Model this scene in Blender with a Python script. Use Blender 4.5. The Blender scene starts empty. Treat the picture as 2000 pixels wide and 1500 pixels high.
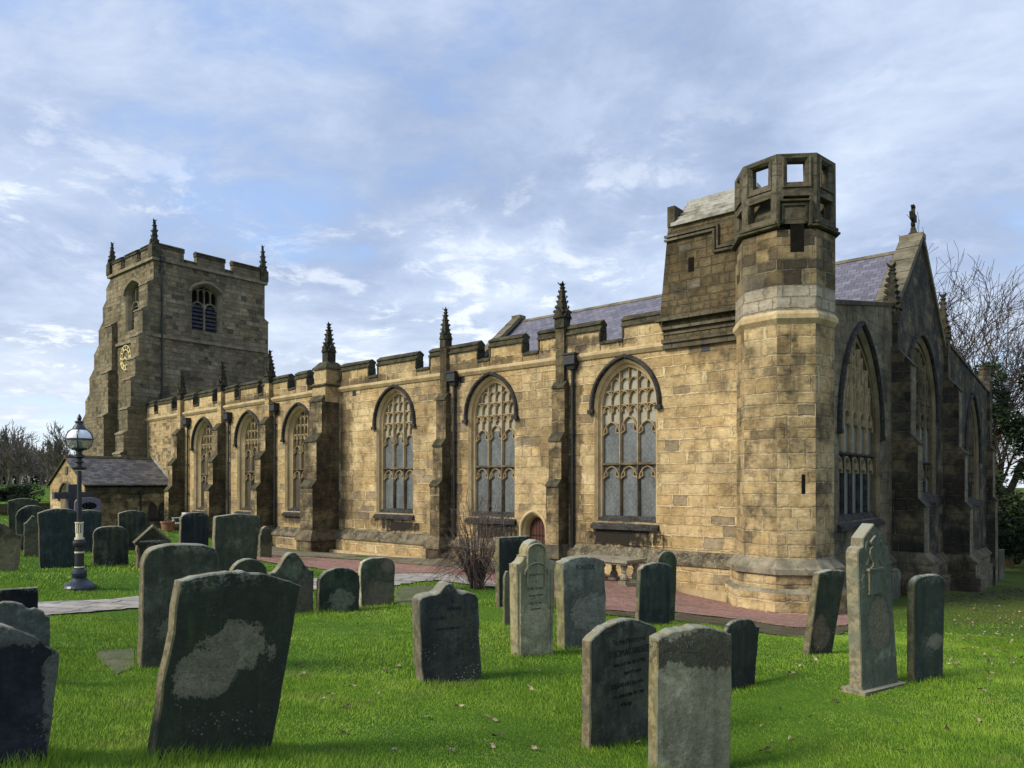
import bpy, math, random
import numpy as np
from mathutils import Vector, Matrix
from mathutils.geometry import tessellate_polygon
SC = bpy.context.scene
COL = SC.collection
R = math.radians

# ---------------------------------------------------------------- camera, sky, sun, exposure
EZ = 2.2                                   # eye height above the datum
F, CX, HY = 1450.0, 1000.0, 945.0          # focal length in photo pixels, principal column, horizon row
cam_d = bpy.data.cameras.new('camera')
cam = bpy.data.objects.new('camera', cam_d); COL.objects.link(cam)
cam.location = (0, 0, EZ); cam.rotation_euler = (R(90), 0, 0)
cam_d.sensor_fit = 'HORIZONTAL'; cam_d.sensor_width = 36.0
cam_d.lens = F / 2000.0 * 36.0
cam_d.shift_y = 195.0 / 2000.0
cam_d.clip_start = 0.1; cam_d.clip_end = 3000.0
SC.camera = cam
SUN_EL, SUN_DIR = R(36), (-0.90, -0.44)    # horizontal direction towards the sun
sun_d = bpy.data.lights.new('sun', 'SUN'); sun_d.energy = 3.9; sun_d.angle = R(18); sun_d.color = (1.0, 0.92, 0.76)
sun = bpy.data.objects.new('sun', sun_d); COL.objects.link(sun)
sv = Vector((SUN_DIR[0] * math.cos(SUN_EL), SUN_DIR[1] * math.cos(SUN_EL), math.sin(SUN_EL)))
sun.rotation_euler = sv.to_track_quat('Z', 'Y').to_euler(); sun.location = (-40, -20, 40)
SC.view_settings.view_transform = 'Standard'
try: SC.view_settings.look = 'None'
except Exception: pass
SC.view_settings.exposure = 0.20; SC.view_settings.gamma = 1.0
SC.cycles.max_bounces = 5; SC.cycles.diffuse_bounces = 3; SC.cycles.glossy_bounces = 2
SC.cycles.transmission_bounces = 3; SC.cycles.transparent_max_bounces = 6

class NT:
    """small helper to write node trees as expressions"""
    def __init__(s, tree): s.t = tree; s.n = tree.nodes; s.l = tree.links
    def put(s, sock, v):
        if isinstance(v, bpy.types.NodeSocket): s.l.new(v, sock)
        else:
            try: sock.default_value = v
            except Exception: sock.default_value = tuple(v) + (1.0,)
    def node(s, typ, **kw):
        nd = s.n.new(typ)
        for k, v in kw.items(): setattr(nd, k, v)
        return nd
    def m(s, op, a, b=None, c=None, clamp=False):
        nd = s.node('ShaderNodeMath', operation=op, use_clamp=clamp)
        for i, v in enumerate((a, b, c)):
            if v is not None: s.put(nd.inputs[i], v)
        return nd.outputs[0]
    def mr(s, v, a, b, c=0.0, d=1.0, smooth=False):
        nd = s.node('ShaderNodeMapRange', clamp=True)
        if smooth: nd.interpolation_type = 'SMOOTHSTEP'
        for i, x in enumerate((v, a, b, c, d)): s.put(nd.inputs[i], x)
        return nd.outputs[0]
    def noise(s, vec, scale, detail=3.0, rough=0.55, dims='3D', w=None, col=False, dist=0.0):
        nd = s.node('ShaderNodeTexNoise', noise_dimensions=dims)
        if vec is not None: s.put(nd.inputs['Vector'], vec)
        if w is not None: s.put(nd.inputs['W'], w)
        s.put(nd.inputs['Scale'], scale); s.put(nd.inputs['Detail'], detail)
        s.put(nd.inputs['Roughness'], rough); s.put(nd.inputs['Distortion'], dist)
        return nd.outputs['Color' if col else 'Fac']
    def white(s, x, y=None, col=False):
        nd = s.node('ShaderNodeTexWhiteNoise', noise_dimensions='3D')
        s.put(nd.inputs['Vector'], s.xyz(x, 0.37 if y is None else y, 0.11))
        return nd.outputs['Color' if col else 'Value']
    def voro(s, vec, scale, feature='F1'):
        nd = s.node('ShaderNodeTexVoronoi', feature=feature)
        s.put(nd.inputs['Vector'], vec); s.put(nd.inputs['Scale'], scale)
        return nd.outputs['Distance']
    def ramp(s, f, stops, interp='LINEAR'):
        nd = s.node('ShaderNodeValToRGB'); cr = nd.color_ramp; cr.interpolation = interp
        while len(cr.elements) < len(stops): cr.elements.new(0.5)
        for el, (p, c) in zip(cr.elements, stops): el.position = p; el.color = tuple(c) + (1.0,)
        s.put(nd.inputs[0], f); return nd.outputs[0]
    def mix(s, f, a, b, blend='MIX'):
        nd = s.node('ShaderNodeMix', data_type='RGBA', blend_type=blend)
        s.put(nd.inputs[0], f); s.put(nd.inputs[6], a); s.put(nd.inputs[7], b)
        return nd.outputs[2]
    def xyz(s, x, y, z):
        nd = s.node('ShaderNodeCombineXYZ')
        for i, v in enumerate((x, y, z)): s.put(nd.inputs[i], v)
        return nd.outputs[0]
    def sep(s, v):
        nd = s.node('ShaderNodeSeparateXYZ'); s.put(nd.inputs[0], v); return nd.outputs
    def uv(s): return s.node('ShaderNodeUVMap', uv_map='UVMap').outputs[0]
    def obj(s): return s.node('ShaderNodeTexCoord').outputs['Object']
    def geo(s, k='Position'): return s.node('ShaderNodeNewGeometry').outputs[k]
    def vmul(s, v, k):
        nd = s.node('ShaderNodeVectorMath', operation='MULTIPLY'); s.put(nd.inputs[0], v); s.put(nd.inputs[1], k); return nd.outputs[0]
    def vadd(s, v, k):
        nd = s.node('ShaderNodeVectorMath', operation='ADD'); s.put(nd.inputs[0], v); s.put(nd.inputs[1], k); return nd.outputs[0]

# world: a Nishita sky behind one layer of broken cloud
world = bpy.data.worlds.new('World'); SC.world = world; world.use_nodes = True
wt = world.node_tree; wt.nodes.clear(); w = NT(wt)
sky = w.node('ShaderNodeTexSky', sky_type='NISHITA', sun_disc=False)
sky.sun_elevation = SUN_EL; sky.sun_rotation = math.atan2(SUN_DIR[0], SUN_DIR[1]) % (2 * math.pi)
sky.air_density = 1.2; sky.dust_density = 0.6; sky.ozone_density = 2.0
bg1 = w.node('ShaderNodeBackground'); w.put(bg1.inputs[0], sky.outputs[0]); bg1.inputs[1].default_value = 0.12
dirv = w.node('ShaderNodeTexCoord').outputs['Generated']
dx, dy, dz = w.sep(dirv)
zz = w.m('ADD', w.m('MAXIMUM', dz, 0.0), 0.16)
pl = w.xyz(w.m('DIVIDE', dx, zz), w.m('MULTIPLY', w.m('DIVIDE', dy, zz), 1.0), 7.9)
warp = w.vadd(pl, w.vmul(w.noise(pl, 1.1, 3, col=True), (0.36, 0.36, 0.0)))
big = w.mr(w.noise(warp, 0.62, 5, 0.55), 0.30, 0.70)
mid = w.mr(w.noise(w.vadd(warp, (4.2, 1.7, 3.0)), 1.5, 9, 0.60), 0.30, 0.70)
fine = w.mr(w.noise(w.vadd(warp, (9.2, 3.7, 1.0)), 4.6, 9, 0.66, dist=0.15), 0.30, 0.70)
cover = w.mr(w.m('ADD', w.m('MULTIPLY', big, 0.55), w.m('ADD', w.m('MULTIPLY', mid, 0.32), w.m('MULTIPLY', fine, 0.13))), 0.30, 0.52, 0.30, 1.0, True)
body = w.m('ADD', w.m('MULTIPLY', mid, 0.60), w.m('ADD', w.m('MULTIPLY', fine, 0.25), w.m('MULTIPLY', big, 0.15)))
ccol = w.ramp(body, [(0.20, (0.275, 0.345, 0.50)), (0.42, (0.36, 0.44, 0.605)), (0.58, (0.44, 0.525, 0.69)), (0.76, (0.54, 0.62, 0.76)), (0.94, (0.68, 0.745, 0.83))])
low = w.mr(dz, 0.02, 0.50, 1.0, 0.0, True)
torn = w.m('MULTIPLY', w.mr(fine, 0.50, 0.82, 0.0, 1.0, True), w.mr(w.noise(w.vadd(warp, (1.2, 8.7, 5.0)), 0.95, 4, 0.55), 0.44, 0.60, 0.0, 1.0, True))
ccol = w.mix(w.m('MULTIPLY', torn, w.m('ADD', 0.14, w.m('MULTIPLY', low, 0.80))), ccol, (0.92, 0.95, 0.97, 1))
ccol = w.mix(w.mr(dz, 0.0, 0.28, 0.62, 0.0, True), ccol, (0.82, 0.86, 0.89, 1))
bg2 = w.node('ShaderNodeBackground'); w.put(bg2.inputs[0], ccol); bg2.inputs[1].default_value = 1.12
bgb = w.node('ShaderNodeBackground'); bgb.inputs[0].default_value = (0.24, 0.38, 0.72, 1); bgb.inputs[1].default_value = 0.62
add = w.node('ShaderNodeAddShader'); w.l.new(bg1.outputs[0], add.inputs[0]); w.l.new(bgb.outputs[0], add.inputs[1])
mxs = w.node('ShaderNodeMixShader'); w.put(mxs.inputs[0], w.m('MULTIPLY', cover, 0.95))
w.l.new(add.outputs[0], mxs.inputs[1]); w.l.new(bg2.outputs[0], mxs.inputs[2])
wo = w.node('ShaderNodeOutputWorld'); w.l.new(mxs.outputs[0], wo.inputs[0])

# ---------------------------------------------------------------- materials
def new_mat(name, rough=0.9, spec=0.25):
    m = bpy.data.materials.new(name); m.use_nodes = True
    t = NT(m.node_tree); b = m.node_tree.nodes['Principled BSDF']
    b.inputs['Roughness'].default_value = rough
    b.inputs['Specular IOR Level'].default_value = spec
    return m, t, b
def bump(t, b, h, dist=0.02, strength=0.8):
    n = t.node('ShaderNodeBump'); n.inputs['Strength'].default_value = strength
    n.inputs['Distance'].default_value = dist; t.put(n.inputs['Height'], h); t.l.new(n.outputs[0], b.inputs['Normal'])

def masonry(name, stops, mortar, bw=0.62, bh=0.29, mw=0.016, dirt=(0.05, 0.045, 0.035), dirt_amt=0.5, seed=0.0, streak=0.3, odd=None, depth=0.022, stains=(), tone=0.35, blend=0.5, lo=.5):
    m, t, b = new_mat(name, 0.92, 0.15)
    uv = t.uv(); x0, y0, _ = t.sep(uv)
    wob = t.noise(uv, 5.0, 2, col=True)
    wx, wy, _z = t.sep(wob)
    x = t.m('ADD', x0, t.m('MULTIPLY', t.m('SUBTRACT', wx, 0.5), 0.09))
    y = t.m('ADD', y0, t.m('MULTIPLY', t.m('SUBTRACT', wy, 0.5), 0.065))
    y = t.m('ADD', y, t.m('MULTIPLY', t.noise(None, 0.9, 2, dims='1D', w=t.m('ADD', y0, seed)), bh * 1.3))
    yr = t.m('DIVIDE', t.m('ADD', y, 40.0), bh)
    row = t.m('FLOOR', yr); fy = t.m('FRACT', yr)
    rr = t.white(t.m('ADD', row, seed + 0.5))
    wr = t.m('MULTIPLY', t.m('ADD', t.m('MULTIPLY', rr, 0.7), 0.62), bw)
    x = t.m('ADD', t.m('ADD', x, 60.0), t.m('MULTIPLY', rr, 7.3))
    xr = t.m('DIVIDE', x, wr)
    xr = t.m('ADD', xr, t.m('MULTIPLY', t.noise(None, 1.3, 1, dims='1D', w=t.m('ADD', x, t.m('MULTIPLY', row, 5.3))), 0.95))
    colm = t.m('FLOOR', xr); fx = t.m('FRACT', xr)
    cell = t.white(t.m('ADD', row, seed), t.m('ADD', colm, 0.25))
    cell2 = t.white(t.m('ADD', row, seed + 17.7), t.m('ADD', colm, 3.25))
    dy_ = t.m('MULTIPLY', t.m('MINIMUM', fy, t.m('SUBTRACT', 1.0, fy)), bh)
    dx_ = t.m('MULTIPLY', t.m('MINIMUM', fx, t.m('SUBTRACT', 1.0, fx)), wr)
    d = t.m('MINIMUM', dx_, dy_)
    mask = t.mr(t.m('ADD', d, t.m('MULTIPLY', t.m('SUBTRACT', wx, 0.5), mw * 1.6)), mw * 0.4, mw * 1.25, 0, 1, True)
    soft = t.mr(t.noise(t.vadd(uv, (seed * 1.7, 4.4, 2.0)), 1.15, 6, 0.62), 0.30, 0.70)
    c = t.ramp(t.m('ADD', t.m('MULTIPLY', cell, 1.0 - blend), t.m('MULTIPLY', soft, blend)), stops)
    if odd: c = t.mix(t.m('MULTIPLY', t.m('GREATER_THAN', cell2, 1.0 - odd[0]), t.m('ADD', 0.45, t.m('MULTIPLY', soft, 0.45))), c, tuple(odd[1]) + (1,))
    fine = t.mr(t.noise(uv, 9.0, 6, 0.72), 0.30, 0.70)
    bed = t.noise(t.vmul(t.vadd(uv, t.xyz(t.m('MULTIPLY', cell, 9.0), t.m('MULTIPLY', cell2, 9.0), 0.0)), (1.6, 9.0, 1.0)), 2.2, 4, 0.65, dist=0.8)
    bed = t.mr(bed, 0.32, 0.68); mott = t.mr(t.noise(t.vadd(uv, (seed, 2.2, 0.0)), 3.2, 5, 0.65), 0.34, 0.66)
    edge_ = t.mr(t.m('ADD', d, t.m('MULTIPLY', t.m('SUBTRACT', fine, 0.5), 0.10)), 0.0, 0.085, 0.72, 1.0, True)
    k = t.m('ADD', 0.56, t.m('ADD', t.m('MULTIPLY', fine, 0.34), t.m('ADD', t.m('MULTIPLY', bed, 0.24), t.m('MULTIPLY', mott, 0.30))))
    k = t.m('MULTIPLY', t.m('MULTIPLY', k, edge_), t.m('ADD', 1.0 - tone * 0.5, t.m('MULTIPLY', t.mr(t.noise(t.vadd(uv, (3.3 + seed, 9.1, 0.0)), 0.30, 5, 0.65), 0.3, 0.7), tone)))
    hue = t.mr(t.noise(t.vadd(uv, (13.3 + seed, 1.1, 5.0)), 0.42, 5, 0.7), 0.42, 0.66, 0.0, 0.75, True)
    c = t.mix(t.m('MULTIPLY', hue, t.m('ADD', .35, t.m('MULTIPLY', cell, .65))), c, t.mix(1.0, c, (0.72, 0.60, 0.44, 1), 'MULTIPLY'))
    c = t.mix(1.0, c, t.xyz(k, k, k), 'MULTIPLY')
    flush = t.mr(t.noise(t.vadd(uv, (6.6, seed, 0.0)), 1.7, 5, 0.7), 0.43, 0.58, 0.0, 0.88, True)
    c = t.mix(t.m('MAXIMUM', mask, flush), tuple(mortar) + (1,), c)
    st = t.noise(t.vmul(uv, (1.6, 0.22, 1.0)), 1.0, 5, 0.62)
    bl = t.noise(t.vadd(uv, (seed * 3.1, 7.7, 1.0)), 0.55, 6, 0.66)
    pat = t.noise(uv, 2.6, 5, 0.7)
    dm = t.m('ADD', t.m('MULTIPLY', t.mr(bl, lo, lo + .14, 0, 1, True), dirt_amt), t.m('MULTIPLY', t.mr(st, lo + .03, lo + .19, 0, 1, True), streak))
    dm = t.m('MULTIPLY', t.m('MINIMUM', dm, 0.92), t.mr(pat, 0.3, 0.62, 0.25, 1.0))
    stm = None
    for (sx, sz, rx, rz, am) in stains:                          # soot and run-off with a place of its own
        ex = t.m('DIVIDE', t.m('SUBTRACT', x0, sx), rx); ez = t.m('DIVIDE', t.m('SUBTRACT', y0, sz), rz)
        e2 = t.m('ADD', t.m('ADD', t.m('MULTIPLY', ex, ex), t.m('MULTIPLY', ez, ez)), t.m('ADD', t.m('MULTIPLY', t.m('SUBTRACT', pat, 0.5), 2.4), t.m('MULTIPLY', t.m('SUBTRACT', cell, 0.5), 0.9)))
        sm = t.mr(t.m('ADD', e2, t.m('ADD', t.m('MULTIPLY', t.m('SUBTRACT', t.mr(t.noise(t.vmul(uv, (5.0, .7, 1.0)), 1.0, 5, .7), .3, .7), .5), 1.1), t.m('MULTIPLY', t.m('SUBTRACT', fine, .5), .5))), 0.25, 1.25, am, 0.0, True); stm = sm if stm is None else t.m('MAXIMUM', stm, sm)
    c = t.mix(dm, c, tuple(dirt) + (1,))
    if stm is not None: c = t.mix(stm, c, (0.026, 0.022, 0.017, 1))
    t.put(b.inputs['Base Color'], c)
    h = t.m('ADD', t.m('MULTIPLY', mask, 0.7), t.m('ADD', t.m('MULTIPLY', cell2, 0.35), t.m('ADD', t.m('MULTIPLY', fine, 0.35), t.m('MULTIPLY', bed, 0.3))))
    bump(t, b, h, depth, 0.9)
    return m

def plain(name, c1, c2, scale=3.0, rough=0.9, spec=0.2, bumpd=0.008, c3=None, coord='obj', stretch=(1, 1, 1), thr=(0.35, 0.65)):
    m, t, b = new_mat(name, rough, spec)
    v = t.vmul(t.obj() if coord == 'obj' else t.uv(), stretch)
    n1 = t.noise(v, scale, 6, 0.65); n2 = t.noise(t.vadd(v, (5.1, 2.2, 8.8)), scale * 5.0, 5, 0.7)
    c = t.mix(t.mr(n1, thr[0], thr[1], 0, 1, True), tuple(c1) + (1,), tuple(c2) + (1,))
    if c3: c = t.mix(t.mr(n2, 0.55, 0.68, 0, 0.9, True), c, tuple(c3) + (1,))
    k = t.m('ADD', 0.72, t.m('MULTIPLY', t.mr(n2, 0.3, 0.7), 0.56)); c = t.mix(1.0, c, t.xyz(k, k, k), 'MULTIPLY')
    t.put(b.inputs['Base Color'], c)
    if bumpd: bump(t, b, t.m('ADD', n1, t.m('MULTIPLY', n2, 0.6)), bumpd, 0.8)
    return m

WARM = [(0.0, (0.25, 0.165, 0.07)), (0.12, (0.40, 0.285, 0.13)), (0.40, (0.50, 0.37, 0.19)), (0.7, (0.56, 0.43, 0.235)), (0.88, (0.44, 0.33, 0.17)), (0.97, (0.34, 0.265, 0.15)), (1.0, (0.27, 0.215, 0.135))]
MIXD = [(0.0, (0.06, 0.055, 0.045)), (0.2, (0.16, 0.12, 0.065)), (0.45, (0.30, 0.23, 0.12)), (0.7, (0.36, 0.28, 0.155)), (0.85, (0.20, 0.17, 0.11)), (1.0, (0.09, 0.085, 0.075))]
TOW = [(0.0, (0.06, 0.053, 0.036)), (0.25, (0.19, 0.16, 0.10)), (0.5, (0.25, 0.205, 0.125)), (0.75, (0.30, 0.25, 0.16)), (0.9, (0.24, 0.21, 0.15)), (1.0, (0.40, 0.35, 0.25))]
SOOT = [(0.0, (0.024, 0.022, 0.020)), (0.38, (0.042, 0.038, 0.031)), (0.58, (0.075, 0.065, 0.046)), (0.76, (0.14, 0.115, 0.07)), (1.0, (0.22, 0.175, 0.10))]
WARM = [(p, (c[0] * .86, c[1] * .86, c[2] * .86)) for p, c in WARM]
M = {}
STN = [(-7.9, -1.78, 1.55, 0.42, 1.0), (-2.0, -1.80, 1.55, 0.46, 1.0), (4.05, -1.80, 1.55, 0.42, 1.0), (4.0, -2.05, .35, .5, .8), (-25.1, -1.95, 1.3, .3, .8), (-20.2, -1.9, 1.3, .3, .8), (-15.4, -1.8, 1.3, .3, .8),
       (1.95, 1.0, .34, 5.0, .72), (-4.0, 1.4, .40, 5.0, .7), (-11.4, 1.0, .55, 5.0, .62), (-3.5, .5, .5, 3.0, .3), (2.3, -2.2, .6, .9, .6), (-9.8, 4.7, 2.2, .30, .75), (-3.0, 4.8, 2.6, .22, .7), (2.6, 5.0, 2.0, .3, .7), (-20, 4.6, 5, .2, .6), (.2, 2.4, 1.0, 1.6, .42), (7.7, 4.2, 1.0, .5, .4)]
M['wall'] = masonry('warm_ashlar', WARM, (0.60, 0.48, 0.29), bw=.74, bh=.35, mw=.021, dirt=(0.065, 0.052, 0.034), dirt_amt=0.58, streak=0.36, seed=1.0, odd=(0.12, (0.20, 0.165, 0.115)), stains=STN, tone=.75, blend=.42, lo=.485)
M['turret'] = masonry('turret_ashlar', WARM, (0.50, 0.41, 0.26), bw=0.66, bh=0.36, mw=.02, dirt=(0.06, 0.048, 0.030), dirt_amt=0.92, streak=0.55, seed=5.0, odd=(0.05, (0.16, 0.13, 0.085)), tone=.75, blend=.48, lo=.46)
HALF = lambda k, st: [(p, tuple(v * k for v in c)) for p, c in st]
M['turret_top'] = masonry('turret_dark_ashlar', HALF(.80, MIXD), (0.22, 0.185, 0.13), bw=0.62, bh=0.36, dirt=(0.03, 0.027, 0.02), dirt_amt=0.75, streak=0.5, seed=8.0, odd=(0.24, (0.028, 0.025, 0.021)), tone=.6, blend=.18)
M['turret_pale'] = masonry('turret_pale_ashlar', [(0, (.27, .235, .165)), (.5, (.35, .31, .235)), (1, (.42, .38, .31))], (0.2, 0.17, 0.12), bw=0.62, bh=0.36, dirt=(0.08, 0.07, 0.05), dirt_amt=0.5, streak=0.3, seed=9.0)
M['crown'] = masonry('turret_crown_stone', [(0, (.05, .044, .03)), (.5, (.105, .092, .064)), (1, (.165, .146, .105))], (0.09, 0.078, 0.055), bw=0.7, bh=0.42, mw=.011, dirt=(0.028, 0.027, 0.017), dirt_amt=0.75, streak=0.5, seed=10.0, tone=.6)
M['offset'] = plain('weathered_offset_stone', (.13, .115, .08), (.27, .235, .165), 1.8, c3=(.075, .068, .045), bumpd=.015)
M['cap_house'] = masonry('stair_house_rubble', [(p, tuple(v * 0.40 for v in c)) for p, c in MIXD], (0.10, 0.083, 0.055), bw=0.45, bh=0.27, dirt=(0.032, 0.026, 0.018), dirt_amt=0.8, streak=0.5, seed=11.0, odd=(0.03, (0.16, 0.145, 0.115)), depth=0.035, blend=.7)
M['tower'] = masonry('tower_rubble', HALF(.82, TOW), (0.25, 0.215, 0.15), bw=0.56, bh=0.30, dirt=(0.07, 0.068, 0.042), dirt_amt=0.6, streak=0.4, seed=14.0, odd=(0.08, (0.06, 0.053, 0.04)), depth=0.035, blend=.34, tone=.7, lo=.47)
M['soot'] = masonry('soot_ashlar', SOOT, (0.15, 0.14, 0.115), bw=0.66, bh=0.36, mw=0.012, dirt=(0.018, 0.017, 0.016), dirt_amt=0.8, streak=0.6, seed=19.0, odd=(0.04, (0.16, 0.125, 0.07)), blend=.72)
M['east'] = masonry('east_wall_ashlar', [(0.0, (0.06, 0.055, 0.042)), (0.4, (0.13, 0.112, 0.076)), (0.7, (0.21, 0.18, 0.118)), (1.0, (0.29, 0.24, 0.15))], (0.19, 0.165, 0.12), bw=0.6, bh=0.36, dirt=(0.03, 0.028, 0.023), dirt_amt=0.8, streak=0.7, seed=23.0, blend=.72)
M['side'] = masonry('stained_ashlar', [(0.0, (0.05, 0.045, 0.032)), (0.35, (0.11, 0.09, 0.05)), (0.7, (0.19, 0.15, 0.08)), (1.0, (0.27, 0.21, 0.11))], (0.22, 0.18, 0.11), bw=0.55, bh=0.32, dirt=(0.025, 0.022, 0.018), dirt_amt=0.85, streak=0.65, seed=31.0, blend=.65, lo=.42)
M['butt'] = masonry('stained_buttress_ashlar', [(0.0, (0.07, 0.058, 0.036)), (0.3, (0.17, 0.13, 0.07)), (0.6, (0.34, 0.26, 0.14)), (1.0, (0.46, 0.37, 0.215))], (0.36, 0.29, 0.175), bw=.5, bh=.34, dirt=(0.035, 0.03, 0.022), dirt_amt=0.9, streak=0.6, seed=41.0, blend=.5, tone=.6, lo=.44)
M['rubble'] = masonry('aisle_end_rubble', WARM, (0.50, 0.41, 0.26), bw=0.34, bh=0.2, dirt=(0.07, 0.06, 0.045), dirt_amt=0.4, streak=0.2, seed=37.0, odd=(0.22, (0.10, 0.085, 0.06)))
M['trim'] = plain('dressed_stone', (0.36, 0.27, 0.145), (0.50, 0.39, 0.22), 1.4, c3=(0.24, 0.185, 0.105), stretch=(1, 1, 0.5))
M['trim_dark'] = plain('sooty_dressed_stone', (0.05, 0.045, 0.035), (0.16, 0.125, 0.07), 2.2, c3=(0.03, 0.028, 0.024), stretch=(1, 1, 0.6))
M['tracery'] = plain('tracery_stone', (0.24, 0.185, 0.105), (0.35, 0.275, 0.16), 2.0, c3=(0.16, 0.125, 0.07))
M['sill'] = plain('black_sill_stone', (0.02, 0.02, 0.02), (0.05, 0.046, 0.042), 3.0, c3=(0.09, 0.085, 0.075))
M['cap'] = plain('mossy_coping_stone', (0.030, 0.028, 0.018), (0.085, 0.073, 0.044), 2.4, c3=(0.06, 0.075, 0.03), bumpd=0.015)
M['cap_pale'] = plain('weathered_roof_stone', (0.16, 0.15, 0.115), (0.36, 0.35, 0.31), 1.6, c3=(0.09, 0.085, 0.055), bumpd=0.02)
M['pinnacle'] = plain('sooty_pinnacle_stone', (0.018, 0.017, 0.012), (0.058, 0.050, 0.032), 3.0, c3=(0.03, 0.036, 0.018), bumpd=0.015)
M['iron'] = plain('black_painted_iron', (0.008, 0.009, 0.011), (0.016, 0.017, 0.02), 6, 0.45, 0.45, 0.0)
M['lead'] = plain('weathered_lead', (0.05, 0.053, 0.06), (0.14, 0.15, 0.165), 3, 0.5, 0.4, 0.004)
M['wood'] = plain('oxblood_door_boards', (0.05, 0.018, 0.012), (0.09, 0.032, 0.02), 4, 0.6, 0.3, 0.006, stretch=(6, 6, 0.5))
M['dark'] = plain('painted_recess_shade', (0.008, 0.007, 0.006), (0.014, 0.012, 0.01), 3, 1.0, 0.05, 0)  # near-black colour that stands in for shade inside openings and recesses
M['louvre'] = plain('slate_louvre', (0.035, 0.035, 0.045), (0.07, 0.068, 0.082), 3, 0.7, 0.3, 0.004)
M['gold'] = plain('gilded_metal', (0.62, 0.46, 0.16), (0.75, 0.60, 0.27), 8, 0.4, 0.6, 0)
M['cream'] = plain('cream_paint', (0.55, 0.50, 0.33), (0.66, 0.60, 0.42), 12, 0.5, 0.4, 0)

def slate(name, cols, rw=0.26, rh=0.2, seed=0.0):
    m, t, b = new_mat(name, 0.55, 0.35)
    uv = t.uv(); x, y, _ = t.sep(uv)
    yr = t.m('DIVIDE', t.m('ADD', y, 50.0), rh); row = t.m('FLOOR', yr); fy = t.m('FRACT', yr)
    xr = t.m('ADD', t.m('DIVIDE', t.m('ADD', x, 50.0), rw), t.m('MULTIPLY', t.m('MODULO', row, 2.0), 0.5))
    colm = t.m('FLOOR', xr); fx = t.m('FRACT', xr)
    cell = t.white(t.m('ADD', row, seed), colm)
    c = t.ramp(cell, cols)
    k = t.m('ADD', 0.7, t.m('MULTIPLY', t.noise(uv, 3.0, 5, 0.65), 0.6)); c = t.mix(1.0, c, t.xyz(k, k, k), 'MULTIPLY')
    edge = t.m('MINIMUM', t.mr(fy, 0.0, 0.14, 0, 1), t.mr(t.m('MULTIPLY', t.m('MINIMUM', fx, t.m('SUBTRACT', 1.0, fx)), rw), 0.002, 0.012, 0, 1))
    c = t.mix(edge, tuple(v * 0.28 for v in cols[0][1]) + (1,), c)
    t.put(b.inputs['Base Color'], c)
    bump(t, b, t.m('ADD', t.m('MULTIPLY', t.m('SUBTRACT', 1.0, fy), 0.8), t.m('ADD', edge, t.m('MULTIPLY', cell, 0.3))), 0.015, 0.8)
    return m
M['slate'] = slate('purple_grey_slate', [(0.0, (0.095, 0.092, 0.118)), (0.5, (0.125, 0.119, 0.15)), (1.0, (0.165, 0.155, 0.19))], 0.36, 0.26)
M['stone_slate'] = slate('dark_stone_slate', [(0.0, (0.05, 0.05, 0.055)), (0.5, (0.09, 0.088, 0.092)), (1.0, (0.14, 0.135, 0.13))], 0.34, 0.22, 4.0)

def glass(name, c1, c2, lead, rough=0.35, spec=0.5, cell=0.14, leadw=0.008):
    m, t, b = new_mat(name, rough, spec)
    uv = t.uv(); x, y, _ = t.sep(uv)
    a = t.m('FRACT', t.m('DIVIDE', t.m('ADD', x, y), cell * 1.4)); c_ = t.m('FRACT', t.m('DIVIDE', t.m('SUBTRACT', x, y), cell * 1.4))
    d = t.m('MINIMUM', t.m('MINIMUM', a, t.m('SUBTRACT', 1.0, a)), t.m('MINIMUM', c_, t.m('SUBTRACT', 1.0, c_)))
    lm = t.mr(d, leadw / cell * 0.5, leadw / cell * 1.1, 0, 1)
    n1 = t.mr(t.noise(t.vmul(uv, (1.6, .7, 1.0)), 1.3, 6, 0.7), .3, .7); n2 = t.mr(t.noise(uv, 9.0, 5, 0.7), .3, .7)
    col = t.mix(t.mr(t.m('ADD', t.m('MULTIPLY', n1, 0.6), t.m('MULTIPLY', n2, 0.4)), 0.15, 0.85, 0, 1), tuple(c1) + (1,), tuple(c2) + (1,))
    col = t.mix(t.m('MULTIPLY', t.m('SUBTRACT', 1.0, lm), lead), col, (0.02, 0.02, 0.022, 1))
    t.put(b.inputs['Base Color'], col)
    bump(t, b, t.noise(uv, 5.0, 3), 0.01, 0.25)
    return m
M['glass'] = glass('hazy_grey_glazing', (0.050, 0.058, 0.060), (0.175, 0.188, 0.185), 0.35, 0.3, 0.4)
M['glass_pale'] = glass('pale_tracery_glazing', (0.24, 0.225, 0.17), (0.33, 0.31, 0.245), 0.0, 0.5, 0.3)
M['glass_brown'] = glass('leaded_dark_glazing', (0.05, 0.043, 0.036), (0.10, 0.082, 0.062), 0.75, 0.3, 0.5, 0.12)
M['glass_east'] = glass('grey_green_glazing', (0.10, 0.11, 0.10), (0.19, 0.20, 0.175), 0.2, 0.4, 0.5)
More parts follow.
